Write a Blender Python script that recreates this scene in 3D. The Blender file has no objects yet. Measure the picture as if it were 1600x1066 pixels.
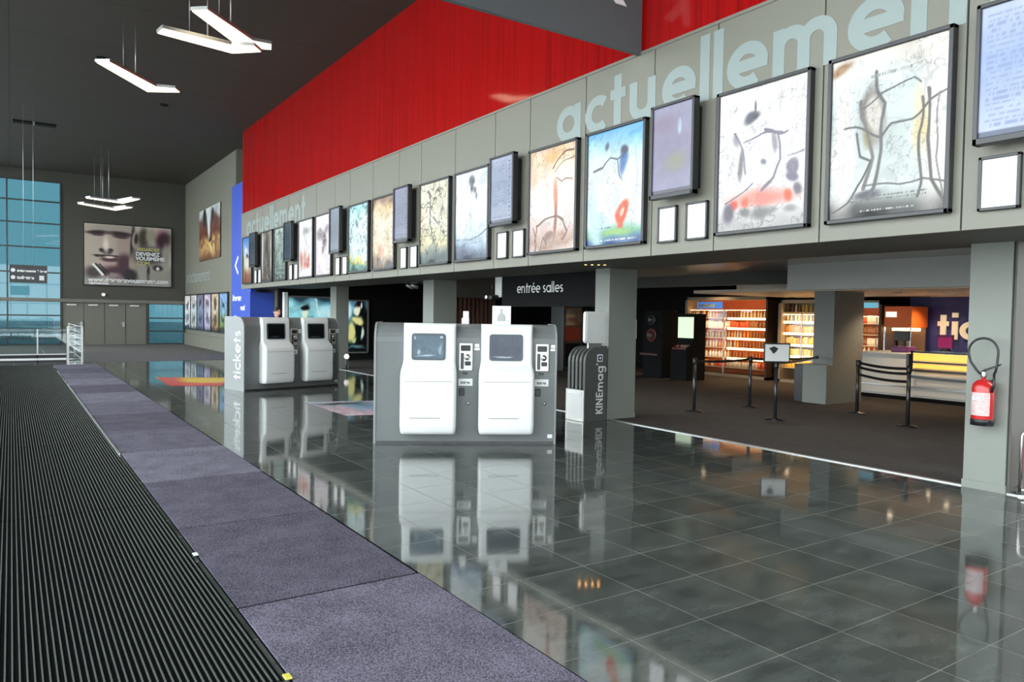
import bpy, math, random
import numpy as np
from mathutils import Vector, Matrix
random.seed(7)
C = bpy.context.scene.collection
S = bpy.context.scene
PI = math.pi

# ------------------------------------------------------------------ materials
def _nodes(name):
    m = bpy.data.materials.new(name); m.use_nodes = True
    nt = m.node_tree
    return m, nt, nt.nodes['Principled BSDF'], nt.nodes['Material Output']

def mat(name, col, rough=.5, metal=0., spec=.5, noise=0., nscale=20., bump=0., bscale=60., coat=0.):
    m, nt, b, out = _nodes(name)
    b.inputs['Base Color'].default_value = (*col, 1)
    b.inputs['Roughness'].default_value = rough
    b.inputs['Metallic'].default_value = metal
    b.inputs['Specular IOR Level'].default_value = spec
    if coat:
        b.inputs['Coat Weight'].default_value = coat; b.inputs['Coat Roughness'].default_value = .05
    tc = nt.nodes.new('ShaderNodeTexCoord')
    if noise:
        n = nt.nodes.new('ShaderNodeTexNoise'); n.inputs['Scale'].default_value = nscale; n.inputs['Detail'].default_value = 4
        nt.links.new(tc.outputs['Object'], n.inputs['Vector'])
        mx = nt.nodes.new('ShaderNodeMix'); mx.data_type = 'RGBA'
        mx.inputs[6].default_value = (*[c*(1-noise) for c in col], 1)
        mx.inputs[7].default_value = (*[min(1, c*(1+noise)) for c in col], 1)
        nt.links.new(n.outputs['Fac'], mx.inputs[0]); nt.links.new(mx.outputs[2], b.inputs['Base Color'])
    if bump:
        n = nt.nodes.new('ShaderNodeTexNoise'); n.inputs['Scale'].default_value = bscale
        nt.links.new(tc.outputs['Object'], n.inputs['Vector'])
        bp = nt.nodes.new('ShaderNodeBump'); bp.inputs['Strength'].default_value = bump; bp.inputs['Distance'].default_value = .01
        nt.links.new(n.outputs['Fac'], bp.inputs['Height']); nt.links.new(bp.outputs['Normal'], b.inputs['Normal'])
    return m

def emis(name, col, strength, rough=.3):
    m, nt, b, out = _nodes(name)
    b.inputs['Base Color'].default_value = (*[c*.3 for c in col], 1); b.inputs['Roughness'].default_value = rough
    b.inputs['Emission Color'].default_value = (*col, 1); b.inputs['Emission Strength'].default_value = strength
    return m

def glass(name, tint, gl=.08, rough=.02):
    m, nt, b, out = _nodes(name); nt.nodes.remove(b)
    t = nt.nodes.new('ShaderNodeBsdfTransparent'); t.inputs[0].default_value = (*tint, 1)
    g = nt.nodes.new('ShaderNodeBsdfGlossy'); g.inputs['Roughness'].default_value = rough
    g.inputs['Color'].default_value = (.9, .95, 1, 1)
    f = nt.nodes.new('ShaderNodeLayerWeight'); f.inputs['Blend'].default_value = .25
    mm = nt.nodes.new('ShaderNodeMath'); mm.operation = 'MULTIPLY_ADD'; mm.inputs[1].default_value = .5; mm.inputs[2].default_value = gl
    nt.links.new(f.outputs['Fresnel'], mm.inputs[0])
    x = nt.nodes.new('ShaderNodeMixShader')
    nt.links.new(mm.outputs[0], x.inputs[0]); nt.links.new(t.outputs[0], x.inputs[1]); nt.links.new(g.outputs[0], x.inputs[2])
    nt.links.new(x.outputs[0], out.inputs[0])
    return m

def attr_mat(name, emit=0., rough=.3, base=.6, bump=0.):
    """printed artwork: colours stored per vertex by the drawing routine; lit boxes emit"""
    m, nt, b, out = _nodes(name)
    a = nt.nodes.new('ShaderNodeAttribute'); a.attribute_name = 'art'
    nt.links.new(a.outputs['Color'], b.inputs['Base Color'])
    if emit:
        nt.links.new(a.outputs['Color'], b.inputs['Emission Color']); b.inputs['Emission Strength'].default_value = emit
        mx = nt.nodes.new('ShaderNodeMix'); mx.data_type = 'RGBA'; mx.inputs[0].default_value = 1-base
        nt.links.new(a.outputs['Color'], mx.inputs[6]); mx.inputs[7].default_value = (0, 0, 0, 1)
        nt.links.new(mx.outputs[2], b.inputs['Base Color'])
    b.inputs['Roughness'].default_value = rough
    if bump:
        tc = nt.nodes.new('ShaderNodeTexCoord'); n = nt.nodes.new('ShaderNodeTexNoise'); n.inputs['Scale'].default_value = 5
        nt.links.new(tc.outputs['Object'], n.inputs['Vector'])
        bp = nt.nodes.new('ShaderNodeBump'); bp.inputs['Strength'].default_value = bump; bp.inputs['Distance'].default_value = .05
        nt.links.new(n.outputs['Fac'], bp.inputs['Height']); nt.links.new(bp.outputs['Normal'], b.inputs['Normal'])
    return m

def tile_mat():
    m, nt, b, out = _nodes('polished_stone_tiles'); L = nt.links
    tc = nt.nodes.new('ShaderNodeTexCoord'); mp = nt.nodes.new('ShaderNodeMapping'); mp.inputs['Location'].default_value = (-3.52+.575*40, -2.52+.57*40, 0)
    L.new(tc.outputs['Object'], mp.inputs['Vector'])
    br = nt.nodes.new('ShaderNodeTexBrick'); br.offset = 0; br.squash = 1
    br.inputs['Scale'].default_value = 1; br.inputs['Brick Width'].default_value = .575; br.inputs['Row Height'].default_value = .57
    br.inputs['Mortar Size'].default_value = .0035; br.inputs['Mortar Smooth'].default_value = .1; br.inputs['Bias'].default_value = 0
    br.inputs['Color1'].default_value = (.068, .078, .073, 1); br.inputs['Color2'].default_value = (.094, .105, .098, 1); br.inputs['Mortar'].default_value = (.19, .19, .17, 1)
    L.new(mp.outputs[0], br.inputs['Vector'])
    n = nt.nodes.new('ShaderNodeTexNoise'); n.inputs['Scale'].default_value = 2.2; n.inputs['Detail'].default_value = 6; n.inputs['Roughness'].default_value = .65
    mp2 = nt.nodes.new('ShaderNodeMapping'); mp2.inputs['Scale'].default_value = (1, 2.2, 1); L.new(tc.outputs['Object'], mp2.inputs[0]); L.new(mp2.outputs[0], n.inputs['Vector'])
    rp = nt.nodes.new('ShaderNodeValToRGB'); rp.color_ramp.elements[0].position = .3; rp.color_ramp.elements[0].color = (.55, .58, .56, 1)
    rp.color_ramp.elements[1].position = .7; rp.color_ramp.elements[1].color = (1.35, 1.35, 1.3, 1); L.new(n.outputs['Fac'], rp.inputs[0])
    mx = nt.nodes.new('ShaderNodeMix'); mx.data_type = 'RGBA'; mx.blend_type = 'MULTIPLY'; mx.inputs[0].default_value = 1
    L.new(br.outputs['Color'], mx.inputs[6]); L.new(rp.outputs[0], mx.inputs[7]); L.new(mx.outputs[2], b.inputs['Base Color'])
    mr = nt.nodes.new('ShaderNodeMapRange'); mr.inputs['To Min'].default_value = .035; mr.inputs['To Max'].default_value = .085
    L.new(n.outputs['Fac'], mr.inputs['Value'])
    ad = nt.nodes.new('ShaderNodeMath'); ad.operation = 'MULTIPLY_ADD'; ad.inputs[1].default_value = .4; L.new(br.outputs['Fac'], ad.inputs[0]); L.new(mr.outputs[0], ad.inputs[2])
    L.new(ad.outputs[0], b.inputs['Roughness'])
    b.inputs['IOR'].default_value = 1.95
    n2 = nt.nodes.new('ShaderNodeTexNoise'); n2.inputs['Scale'].default_value = 1.6; L.new(tc.outputs['Object'], n2.inputs['Vector'])
    bp = nt.nodes.new('ShaderNodeBump'); bp.inputs['Strength'].default_value = .04; bp.inputs['Distance'].default_value = .02
    L.new(n2.outputs['Fac'], bp.inputs['Height']); L.new(bp.outputs[0], b.inputs['Normal'])
    return m

def red_mat():
    m, nt, b, out = _nodes('red_strand_cladding'); L = nt.links
    tc = nt.nodes.new('ShaderNodeTexCoord')
    w = nt.nodes.new('ShaderNodeTexWave'); w.wave_type = 'BANDS'; w.bands_direction = 'Y'; w.inputs['Scale'].default_value = 7; w.inputs['Distortion'].default_value = .6
    mp = nt.nodes.new('ShaderNodeMapping'); mp.inputs['Scale'].default_value = (1, 1, .012); L.new(tc.outputs['Object'], mp.inputs[0]); L.new(mp.outputs[0], w.inputs['Vector'])
    n = nt.nodes.new('ShaderNodeTexNoise'); n.inputs['Scale'].default_value = 22; n.inputs['Detail'].default_value = 5; L.new(mp.outputs[0], n.inputs['Vector'])
    rp = nt.nodes.new('ShaderNodeValToRGB'); e = rp.color_ramp.elements
    e[0].position = .25; e[0].color = (.24, .0025, .0035, 1); e[1].position = .55; e[1].color = (.42, .005, .005, 1)
    L.new(n.outputs['Fac'], rp.inputs[0]); L.new(rp.outputs[0], b.inputs['Base Color'])
    ad = nt.nodes.new('ShaderNodeMath'); ad.operation = 'ADD'; L.new(w.outputs['Fac'], ad.inputs[0]); L.new(n.outputs['Fac'], ad.inputs[1])
    bp = nt.nodes.new('ShaderNodeBump'); bp.inputs['Strength'].default_value = .05; bp.inputs['Distance'].default_value = .003
    L.new(ad.outputs[0], bp.inputs['Height']); L.new(bp.outputs[0], b.inputs['Normal'])
    b.inputs['Roughness'].default_value = .07
    return m

def ceiling_mat():
    m, nt, b, out = _nodes('dark_ceiling_panels'); L = nt.links
    tc = nt.nodes.new('ShaderNodeTexCoord')
    br = nt.nodes.new('ShaderNodeTexBrick'); br.offset = 0; br.inputs['Scale'].default_value = 1; br.inputs['Brick Width'].default_value = 9; br.inputs['Row Height'].default_value = 3.2
    br.inputs['Mortar Size'].default_value = .02
    br.inputs['Color1'].default_value = (.052, .047, .036, 1); br.inputs['Color2'].default_value = (.057, .051, .039, 1); br.inputs['Mortar'].default_value = (.028, .026, .022, 1)
    L.new(tc.outputs['Object'], br.inputs['Vector']); L.new(br.outputs['Color'], b.inputs['Base Color'])
    b.inputs['Roughness'].default_value = .75
    return m

def carpet_mat(name, c1, c2, scale=260):
    c1 = tuple(c1); c2 = tuple(c2)
    m, nt, b, out = _nodes(name); L = nt.links
    tc = nt.nodes.new('ShaderNodeTexCoord')
    n = nt.nodes.new('ShaderNodeTexNoise'); n.inputs['Scale'].default_value = scale; n.inputs['Detail'].default_value = 2; L.new(tc.outputs['Object'], n.inputs['Vector'])
    n2 = nt.nodes.new('ShaderNodeTexNoise'); n2.inputs['Scale'].default_value = 3; L.new(tc.outputs['Object'], n2.inputs['Vector'])
    rp = nt.nodes.new('ShaderNodeValToRGB'); e = rp.color_ramp.elements; e[0].position = .36; e[0].color = (*c1, 1); e[1].position = .66; e[1].color = (*c2, 1)
    ad = nt.nodes.new('ShaderNodeMath'); ad.operation = 'MULTIPLY_ADD'; ad.inputs[1].default_value = .25; L.new(n2.outputs['Fac'], ad.inputs[0]); L.new(n.outputs['Fac'], ad.inputs[2])
    sb = nt.nodes.new('ShaderNodeMath'); sb.operation = 'SUBTRACT'; sb.inputs[1].default_value = .125; L.new(ad.outputs[0], sb.inputs[0])
    L.new(sb.outputs[0], rp.inputs[0]); L.new(rp.outputs[0], b.inputs['Base Color'])
    bp = nt.nodes.new('ShaderNodeBump'); bp.inputs['Strength'].default_value = .4; bp.inputs['Distance'].default_value = .004
    L.new(n.outputs['Fac'], bp.inputs['Height']); L.new(bp.outputs[0], b.inputs['Normal'])
    b.inputs['Roughness'].default_value = .95; b.inputs['Specular IOR Level'].default_value = .15
    return m

M = dict(
    tiles=tile_mat(), red=red_mat(), ceil=ceiling_mat(),
    carpet=carpet_mat('brown_grey_carpet', (.06, .051, .046), (.10, .087, .079), 120),
    carpet2=carpet_mat('grey_carpet', (.12, .112, .105), (.17, .16, .15), 120),
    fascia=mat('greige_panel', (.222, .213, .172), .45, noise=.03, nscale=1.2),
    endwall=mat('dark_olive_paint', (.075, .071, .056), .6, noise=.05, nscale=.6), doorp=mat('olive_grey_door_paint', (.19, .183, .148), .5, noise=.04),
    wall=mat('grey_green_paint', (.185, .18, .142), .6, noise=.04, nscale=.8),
    pillar=mat('pale_grey_green_paint', (.24, .252, .226), .5, noise=.03, nscale=3),
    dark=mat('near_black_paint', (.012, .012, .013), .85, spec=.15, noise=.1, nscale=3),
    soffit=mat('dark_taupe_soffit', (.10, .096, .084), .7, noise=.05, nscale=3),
    bulk=mat('light_grey_bulkhead', (.66, .68, .66), .6, noise=.03, nscale=3),
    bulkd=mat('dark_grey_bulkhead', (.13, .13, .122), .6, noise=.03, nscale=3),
    seam=mat('seam_shadow_gap', (.05, .05, .045), .7, noise=.05),
    letter=mat('pale_blue_grey_vinyl', (.30, .355, .345), .4, noise=.02),
    frame=mat('dark_aluminium_frame', (.06, .06, .062), .35, .6, noise=.06),
    black=mat('black_plastic', (.012, .012, .014), .35, noise=.08),
    chrome=mat('brushed_steel', (.6, .6, .6), .25, 1., noise=.05),
    alu=mat('aluminium', (.55, .56, .56), .35, .8, noise=.05),
    white=mat('white_lacquer', (.86, .87, .86), .28, noise=.01, coat=.3),
    kgrey=mat('kiosk_grey_lacquer', (.16, .17, .17), .38, noise=.02),
    kend=mat('kiosk_end_panel_grey', (.27, .28, .28), .4, noise=.02),
    whitep=mat('white_print', (.88, .88, .88), .5, noise=.01),
    goldp=mat('olive_gold_print', (.55, .5, .2), .5, noise=.03),
    paper=mat('white_paper', (.82, .82, .8), .6, noise=.02),
    silver=mat('silver_faceplate', (.55, .55, .52), .3, .7, noise=.06),
    rubber=mat('black_rubber_rib_base', (.004, .005, .005), .9, spec=.03, noise=.1),
    rib=mat('grey_aluminium_rib', (.095, .105, .092), .6, 0, .1, noise=.15, nscale=6),
    extred=mat('fire_red_enamel', (.55, .02, .02), .25, noise=.03, coat=.4),
    blue=mat('royal_blue_panel', (.045, .10, .55), .45, noise=.03),
    navy=mat('navy_wall_paint', (.018, .022, .13), .5, noise=.05),
    counter=mat('counter_offwhite', (.8, .8, .77), .45, noise=.02),
    beige=mat('beige_cabinet_frame', (.42, .34, .24), .5, noise=.04),
    brown=mat('dark_brown_panel', (.10, .055, .03), .5, noise=.1),
    orange=mat('orange_panel', (.8, .16, .02), .45, noise=.05),
    purple=mat('purple_plastic', (.16, .03, .16), .4, noise=.04),
    curtain=mat('dark_red_brown_curtain', (.15, .07, .05), .8, noise=.2, nscale=9),
    skin=mat('skin', (.72, .42, .33), .5, noise=.05), hair=mat('dark_brown_hair', (.02, .013, .01), .6, noise=.2),
    cloth=mat('dark_blue_cloth', (.03, .035, .06), .8, noise=.1), trouser=mat('dark_grey_trouser_cloth', (.03, .03, .032), .8, noise=.1),
    shelf=mat('pale_shelf', (.5, .45, .36), .5, noise=.03),
    pave=mat('pale_pavement', (.35, .35, .34), .8, noise=.08, nscale=.7),
    lampw=emis('warm_white_luminaire_diffuser', (1, .84, .56), 3.2), lampo=emis('orange_halogen_glow', (1, .5, .14), 22),
    tube=emis('warm_shelf_tube', (1, .64, .28), 5.5), spot=emis('downlight_glow', (1, .8, .55), 14),
    notice=emis('backlit_notice_sheet', (1, 1, 1), .95), screeng=emis('pale_green_white_screen', (.8, 1, .72), .95),
    heat=emis('glowing_heated_display', (1, .5, .08), 1.5), bluesign=emis('lit_blue_sign', (.06, .2, .6), .8),
    tealsign=emis('lit_teal_header', (.15, .5, .65), .8), whiteglow=emis('lit_white_lettering', (1, .95, .85), 1.),
    sand=emis('lit_sand_letter_faces', (.9, .68, .42), .55), pink=emis('magenta_screen', (.55, .02, .18), .35),
    winglass=glass('clear_facade_glass', (.90, .93, .93), .03), endglass=glass('teal_tinted_glass', (.125, .215, .24), .03),
    railglass=glass('railing_glass', (.8, .85, .84), .05), cabglass=glass('cabinet_glass', (.92, .93, .93), .02),
    art=attr_mat('lightbox_film', .86, .25, .12, .25), print=attr_mat('printed_poster', 0, .5), dispart=attr_mat('display_panel', .8, .15, .1),
    floorart=attr_mat('printed_floor_vinyl', 0, .3), dimart=attr_mat('dim_lightbox_film', .75, .25, .25),
    lens=mat('dark_glass_screen', (.01, .013, .02), .08, noise=.05),
)

# ------------------------------------------------------------------ mesh helpers
class MB:
    def __init__(s): s.v = []; s.f = []; s.mi = []; s.sm = []
    def add(s, vs, fs, mi=0, smooth=False):
        o = len(s.v); s.v += [tuple(p) for p in vs]
        for f in fs: s.f.append(tuple(i+o for i in f)); s.mi.append(mi); s.sm.append(smooth)
        return s
    def box(s, x0, x1, y0, y1, z0, z1, mi=0):
        v = [(x, y, z) for x in (x0, x1) for y in (y0, y1) for z in (z0, z1)]
        return s.add(v, [(0,1,3,2),(4,6,7,5),(0,4,5,1),(2,3,7,6),(0,2,6,4),(1,5,7,3)], mi)
    def quad(s, a, b, c, d, mi=0): return s.add([a, b, c, d], [(0,1,2,3)], mi)
    def bevbox(s, x0, x1, y0, y1, z0, z1, r, mi=0):
        """box with all edges chamfered by r"""
        vs = []; idx = {}
        for i, x in enumerate((x0, x1)):
            for j, y in enumerate((y0, y1)):
                for k, z in enumerate((z0, z1)):
                    sx, sy, sz = (r, -r)[i], (r, -r)[j], (r, -r)[k]
                    idx[i,j,k] = len(vs); vs += [(x, y+sy, z+sz), (x+sx, y, z+sz), (x+sx, y+sy, z)]
        fs = []
        I = lambda i,j,k,a: idx[i,j,k]+a
        for i in (0,1): fs.append([I(i,0,0,0),I(i,1,0,0),I(i,1,1,0),I(i,0,1,0)])
        for j in (0,1): fs.append([I(0,j,0,1),I(1,j,0,1),I(1,j,1,1),I(0,j,1,1)])
        for k in (0,1): fs.append([I(0,0,k,2),I(1,0,k,2),I(1,1,k,2),I(0,1,k,2)])
        for j in (0,1):
            for k in (0,1): fs.append([I(0,j,k,1),I(1,j,k,1),I(1,j,k,2),I(0,j,k,2)])
        for i in (0,1):
            for k in (0,1): fs.append([I(i,0,k,0),I(i,1,k,0),I(i,1,k,2),I(i,0,k,2)])
        for i in (0,1):
            for j in (0,1): fs.append([I(i,j,0,0),I(i,j,1,0),I(i,j,1,1),I(i,j,0,1)])
        for i in (0,1):
            for j in (0,1):
                for k in (0,1): fs.append([I(i,j,k,0),I(i,j,k,1),I(i,j,k,2)])
        return s.add(vs, fs, mi)
    def prism(s, poly, a0, a1, axis='x', mi=0, smooth=False):
        """poly = list of 2D points extruded along an axis from a0 to a1"""
        def P(p, a): return {'x': (a, p[0], p[1]), 'y': (p[0], a, p[1]), 'z': (p[0], p[1], a)}[axis]
        n = len(poly); v = [P(p, a0) for p in poly]+[P(p, a1) for p in poly]
        s.add(v, [tuple(range(n))[::-1], tuple(range(n, 2*n))], mi)
        return s.add(v, [(i, (i+1) % n, n+(i+1) % n, n+i) for i in range(n)], mi, smooth)
    def lathe(s, prof, c=(0,0,0), n=20, mi=0, axis='z', smooth=True):
        """prof = list of (r, h)"""
        vs = []; 
        for r, h in prof:
            for k in range(n):
                a = 2*PI*k/n; q = (r*math.cos(a), r*math.sin(a), h)
                if axis == 'x': q = (h, q[0], q[1])
                if axis == 'y': q = (q[0], h, q[1])
                vs.append((c[0]+q[0], c[1]+q[1], c[2]+q[2]))
        m = len(prof)
        s.add(vs, [(i*n+k, i*n+(k+1) % n, (i+1)*n+(k+1) % n, (i+1)*n+k) for i in range(m-1) for k in range(n)], mi, smooth)
        return s.add(vs, [tuple(range(n))[::-1], tuple(range((m-1)*n, m*n))], mi)
    def tube(s, pts, r, n=8, mi=0, closed=False):
        pts = [Vector(p) for p in pts]; m = len(pts); vs = []; prev = None
        for i, p in enumerate(pts):
            a = pts[max(0, i-1)] if not closed else pts[i-1]; b = pts[min(m-1, i+1)] if not closed else pts[(i+1) % m]
            t = (b-a).normalized()
            u = prev - t*prev.dot(t) if prev is not None else t.orthogonal()
            if u.length < 1e-6: u = t.orthogonal()
            u.normalize(); w = t.cross(u); prev = u
            rr = r[i] if isinstance(r, (list, tuple)) else r
            vs += [p+u*(rr*math.cos(2*PI*k/n))+w*(rr*math.sin(2*PI*k/n)) for k in range(n)]
        q = m if closed else m-1
        s.add(vs, [(i*n+k, i*n+(k+1) % n, ((i+1) % m)*n+(k+1) % n, ((i+1) % m)*n+k) for i in range(q) for k in range(n)], mi, True)
        if not closed: s.add(vs, [tuple(range(n))[::-1], tuple(range((m-1)*n, m*n))], mi)
        return s
    def loft(s, rings, mi=0, smooth=True, caps=True):
        n = len(rings[0]); vs = [p for r in rings for p in r]
        s.add(vs, [(i*n+k, i*n+(k+1) % n, (i+1)*n+(k+1) % n, (i+1)*n+k) for i in range(len(rings)-1) for k in range(n)], mi, smooth)
        if caps: s.add(vs, [tuple(range(n))[::-1], tuple(range((len(rings)-1)*n, len(rings)*n))], mi)
        return s
    def mesh(s, name, mats):
        me = bpy.data.meshes.new(name); me.from_pydata(s.v, [], s.f)
        for m in (mats if isinstance(mats, (list, tuple)) else [mats]): me.materials.append(m)
        me.polygons.foreach_set('material_index', s.mi); me.polygons.foreach_set('use_smooth', s.sm)
        import bmesh
        bm = bmesh.new(); bm.from_mesh(me); bmesh.ops.remove_doubles(bm, verts=bm.verts, dist=1e-5)
        bmesh.ops.recalc_face_normals(bm, faces=bm.faces); bm.to_mesh(me); bm.free()
        return me
    def build(s, name, mats, parent=None, loc=None, rot=None):
        o = bpy.data.objects.new(name, s.mesh(name, mats)); C.objects.link(o)
        if parent is not None: o.parent = parent
        if loc is not None: o.location = loc
        if rot is not None: o.rotation_euler = rot
        return o

def tag(o, label=None, cat=None, group=None, kind=None):
    if label: o['label'] = label
    if cat: o['category'] = cat
    if group: o['group'] = group
    if kind: o['kind'] = kind
    return o
def thing(name, label, cat, loc=(0,0,0), rz=0, group=None):
    o = bpy.data.objects.new(name, None); C.objects.link(o); o.empty_display_size = .1
    o.location = loc; o.rotation_euler = (0, 0, rz)
    return tag(o, label, cat, group)
def struct(o): o['kind'] = 'structure'; return o
def dup(root, loc=None, rz=None, label=None, group=None):
    def cp(o, par):
        c = o.copy(); C.objects.link(c)
        if par is not None: c.parent = par
        for ch in list(kids.get(o.name, [])): cp(ch, c)
        return c
    kids = {}
    for o in C.objects:
        if o.parent: kids.setdefault(o.parent.name, []).append(o)
    r = cp(root, None)
    if loc is not None: r.location = loc
    if rz is not None: r.rotation_euler = (0, 0, rz)
    if label: r['label'] = label
    if group: r['group'] = group
    return r

def grid_art(name, W, Hh, img, mats, parent=None, wave=0.):
    """flat sheet of W x Hh metres in local YZ-like plane (u along +X, v along +Z, facing -Y), coloured per vertex"""
    ny, nx = img.shape[:2]
    us = np.linspace(0, W, nx); vs = np.linspace(0, Hh, ny)
    U, V = np.meshgrid(us, vs); Y = np.zeros_like(U)
    if wave:
        Y = wave*(np.sin(U*9+V*3)+np.sin(V*7-U*4))*.5
        Y *= np.minimum(1, np.minimum(np.minimum(U, W-U), np.minimum(V, Hh-V))*12)
    co = np.stack([U, Y, V], -1).reshape(-1, 3)
    i = np.arange((ny-1)*nx).reshape(ny-1, nx)[:, :-1].ravel()
    F = np.stack([i, i+1, i+nx+1, i+nx], -1)
    me = bpy.data.meshes.new(name)
    me.vertices.add(len(co)); me.vertices.foreach_set('co', co.ravel())
    me.loops.add(F.size); me.loops.foreach_set('vertex_index', F.ravel().astype(np.int32))
    me.polygons.add(len(F)); me.polygons.foreach_set('loop_start', np.arange(0, F.size, 4, dtype=np.int32))
    me.update(calc_edges=True); me.materials.append(mats)
    a = me.color_attributes.new('art', 'FLOAT_COLOR', 'POINT')
    col = np.concatenate([np.clip(img, 0, 1).reshape(-1, 3), np.ones((len(co), 1))], 1).astype(np.float32)
    a.data.foreach_set('color', col.ravel())
    o = bpy.data.objects.new(name, me); C.objects.link(o)
    if parent is not None: o.parent = parent
    return o

# ------------------------------------------------------------------ artwork painting (plain generic pictures)
def vnoise(U, V, sc, seed):
    rs = np.random.RandomState(seed); g = rs.rand(64, 64)
    x = U*sc; y = V*sc; xi = np.floor(x).astype(int); yi = np.floor(y).astype(int); fx = x-xi; fy = y-yi
    fx = fx*fx*(3-2*fx); fy = fy*fy*(3-2*fy); a = lambda i, j: g[(yi+j) % 64, (xi+i) % 64]
    return (a(0,0)*(1-fx)+a(1,0)*fx)*(1-fy)+(a(0,1)*(1-fx)+a(1,1)*fx)*fy
def sm(a, b, x): t = np.clip((x-a)/(b-a+1e-9), 0, 1); return t*t*(3-2*t)
def mixc(img, col, w): return img*(1-w[..., None])+np.array(col)*w[..., None]
def art(spec, nx=64, ny=86, asp=1.35, seed=1):
    u = np.linspace(0, 1, nx); v = np.linspace(0, 1, ny); U, V = np.meshgrid(u, v); Vy = V*asp
    wu = U+.05*(vnoise(U, Vy, 4, seed)-.5)*2*spec.get('warp', 1); wv = V+.05*(vnoise(U, Vy, 4, seed+1)-.5)*2*spec.get('warp', 1)
    st = spec['base']; img = np.zeros((ny, nx, 3))
    ks = [s[0] for s in st]
    for c in range(3): img[..., c] = np.interp(wv, ks, [s[1][c] for s in st])
    n = vnoise(U, Vy, 6, seed+2)*.6+vnoise(U, Vy, 14, seed+3)*.4
    img *= (1+spec.get('var', .12)*(n-.5)*2)[..., None]
    for (cu, cv, ru, rv, col, soft) in spec.get('blobs', []):
        d = np.sqrt(((wu-cu)/ru)**2+((wv-cv)/rv)**2); img = mixc(img, col, 1-sm(1-soft, 1+soft, d))
    for (sc, th, st_, col, v0, v1) in spec.get('marble', []):
        r = vnoise(wu, wv*asp, sc, seed+7)*.65+vnoise(wu*1.0+3, wv*asp, sc*2.3, seed+8)*.35
        img = mixc(img, col, (1-sm(0, th, np.abs(r-.5)))*st_*sm(v0-.03, v0+.03, V)*(1-sm(v1-.03, v1+.03, V)))
    for (pts, wd, col) in spec.get('lines', []):
        dm = np.full(U.shape, 9.)
        for (a, b) in zip(pts[:-1], pts[1:]):
            ax, ay, bx, by = a[0], a[1]*asp, b[0], b[1]*asp; L = (bx-ax)**2+(by-ay)**2+1e-9
            t = np.clip(((wu-ax)*(bx-ax)+(wv*asp-ay)*(by-ay))/L, 0, 1)
            dm = np.minimum(dm, np.hypot(wu-ax-t*(bx-ax), wv*asp-ay-t*(by-ay)))
        img = mixc(img, col, 1-sm(wd*.6, wd*1.4, dm))
    for (u0, u1, v0, v1, rows, col) in spec.get('text', []):      # lines of tiny print
        rs = np.random.RandomState(seed+20); row = np.floor((V-v0)/(v1-v0)*rows*2); inside = (U > u0) & (U < u1) & (V > v0) & (V < v1)
        w = rs.rand(200, nx)[np.clip(row, 0, 199).astype(int), np.arange(nx)[None, :].repeat(ny, 0)] > .35
        img = mixc(img, col, (inside & (row % 2 == 0) & w)*.85)
    r = vnoise(wu*1.1, wv*asp, 19, seed+31)*.7+vnoise(wu, wv*asp, 37, seed+32)*.3
    if spec.get('crinkle', 0): img = mixc(img, (.38, .38, .40), (1-sm(0, .035, np.abs(r-.5)))*spec['crinkle']*sm(.35, .6, vnoise(U, Vy, 5, seed+33)))
    return np.clip(img, 0, 1)

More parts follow.
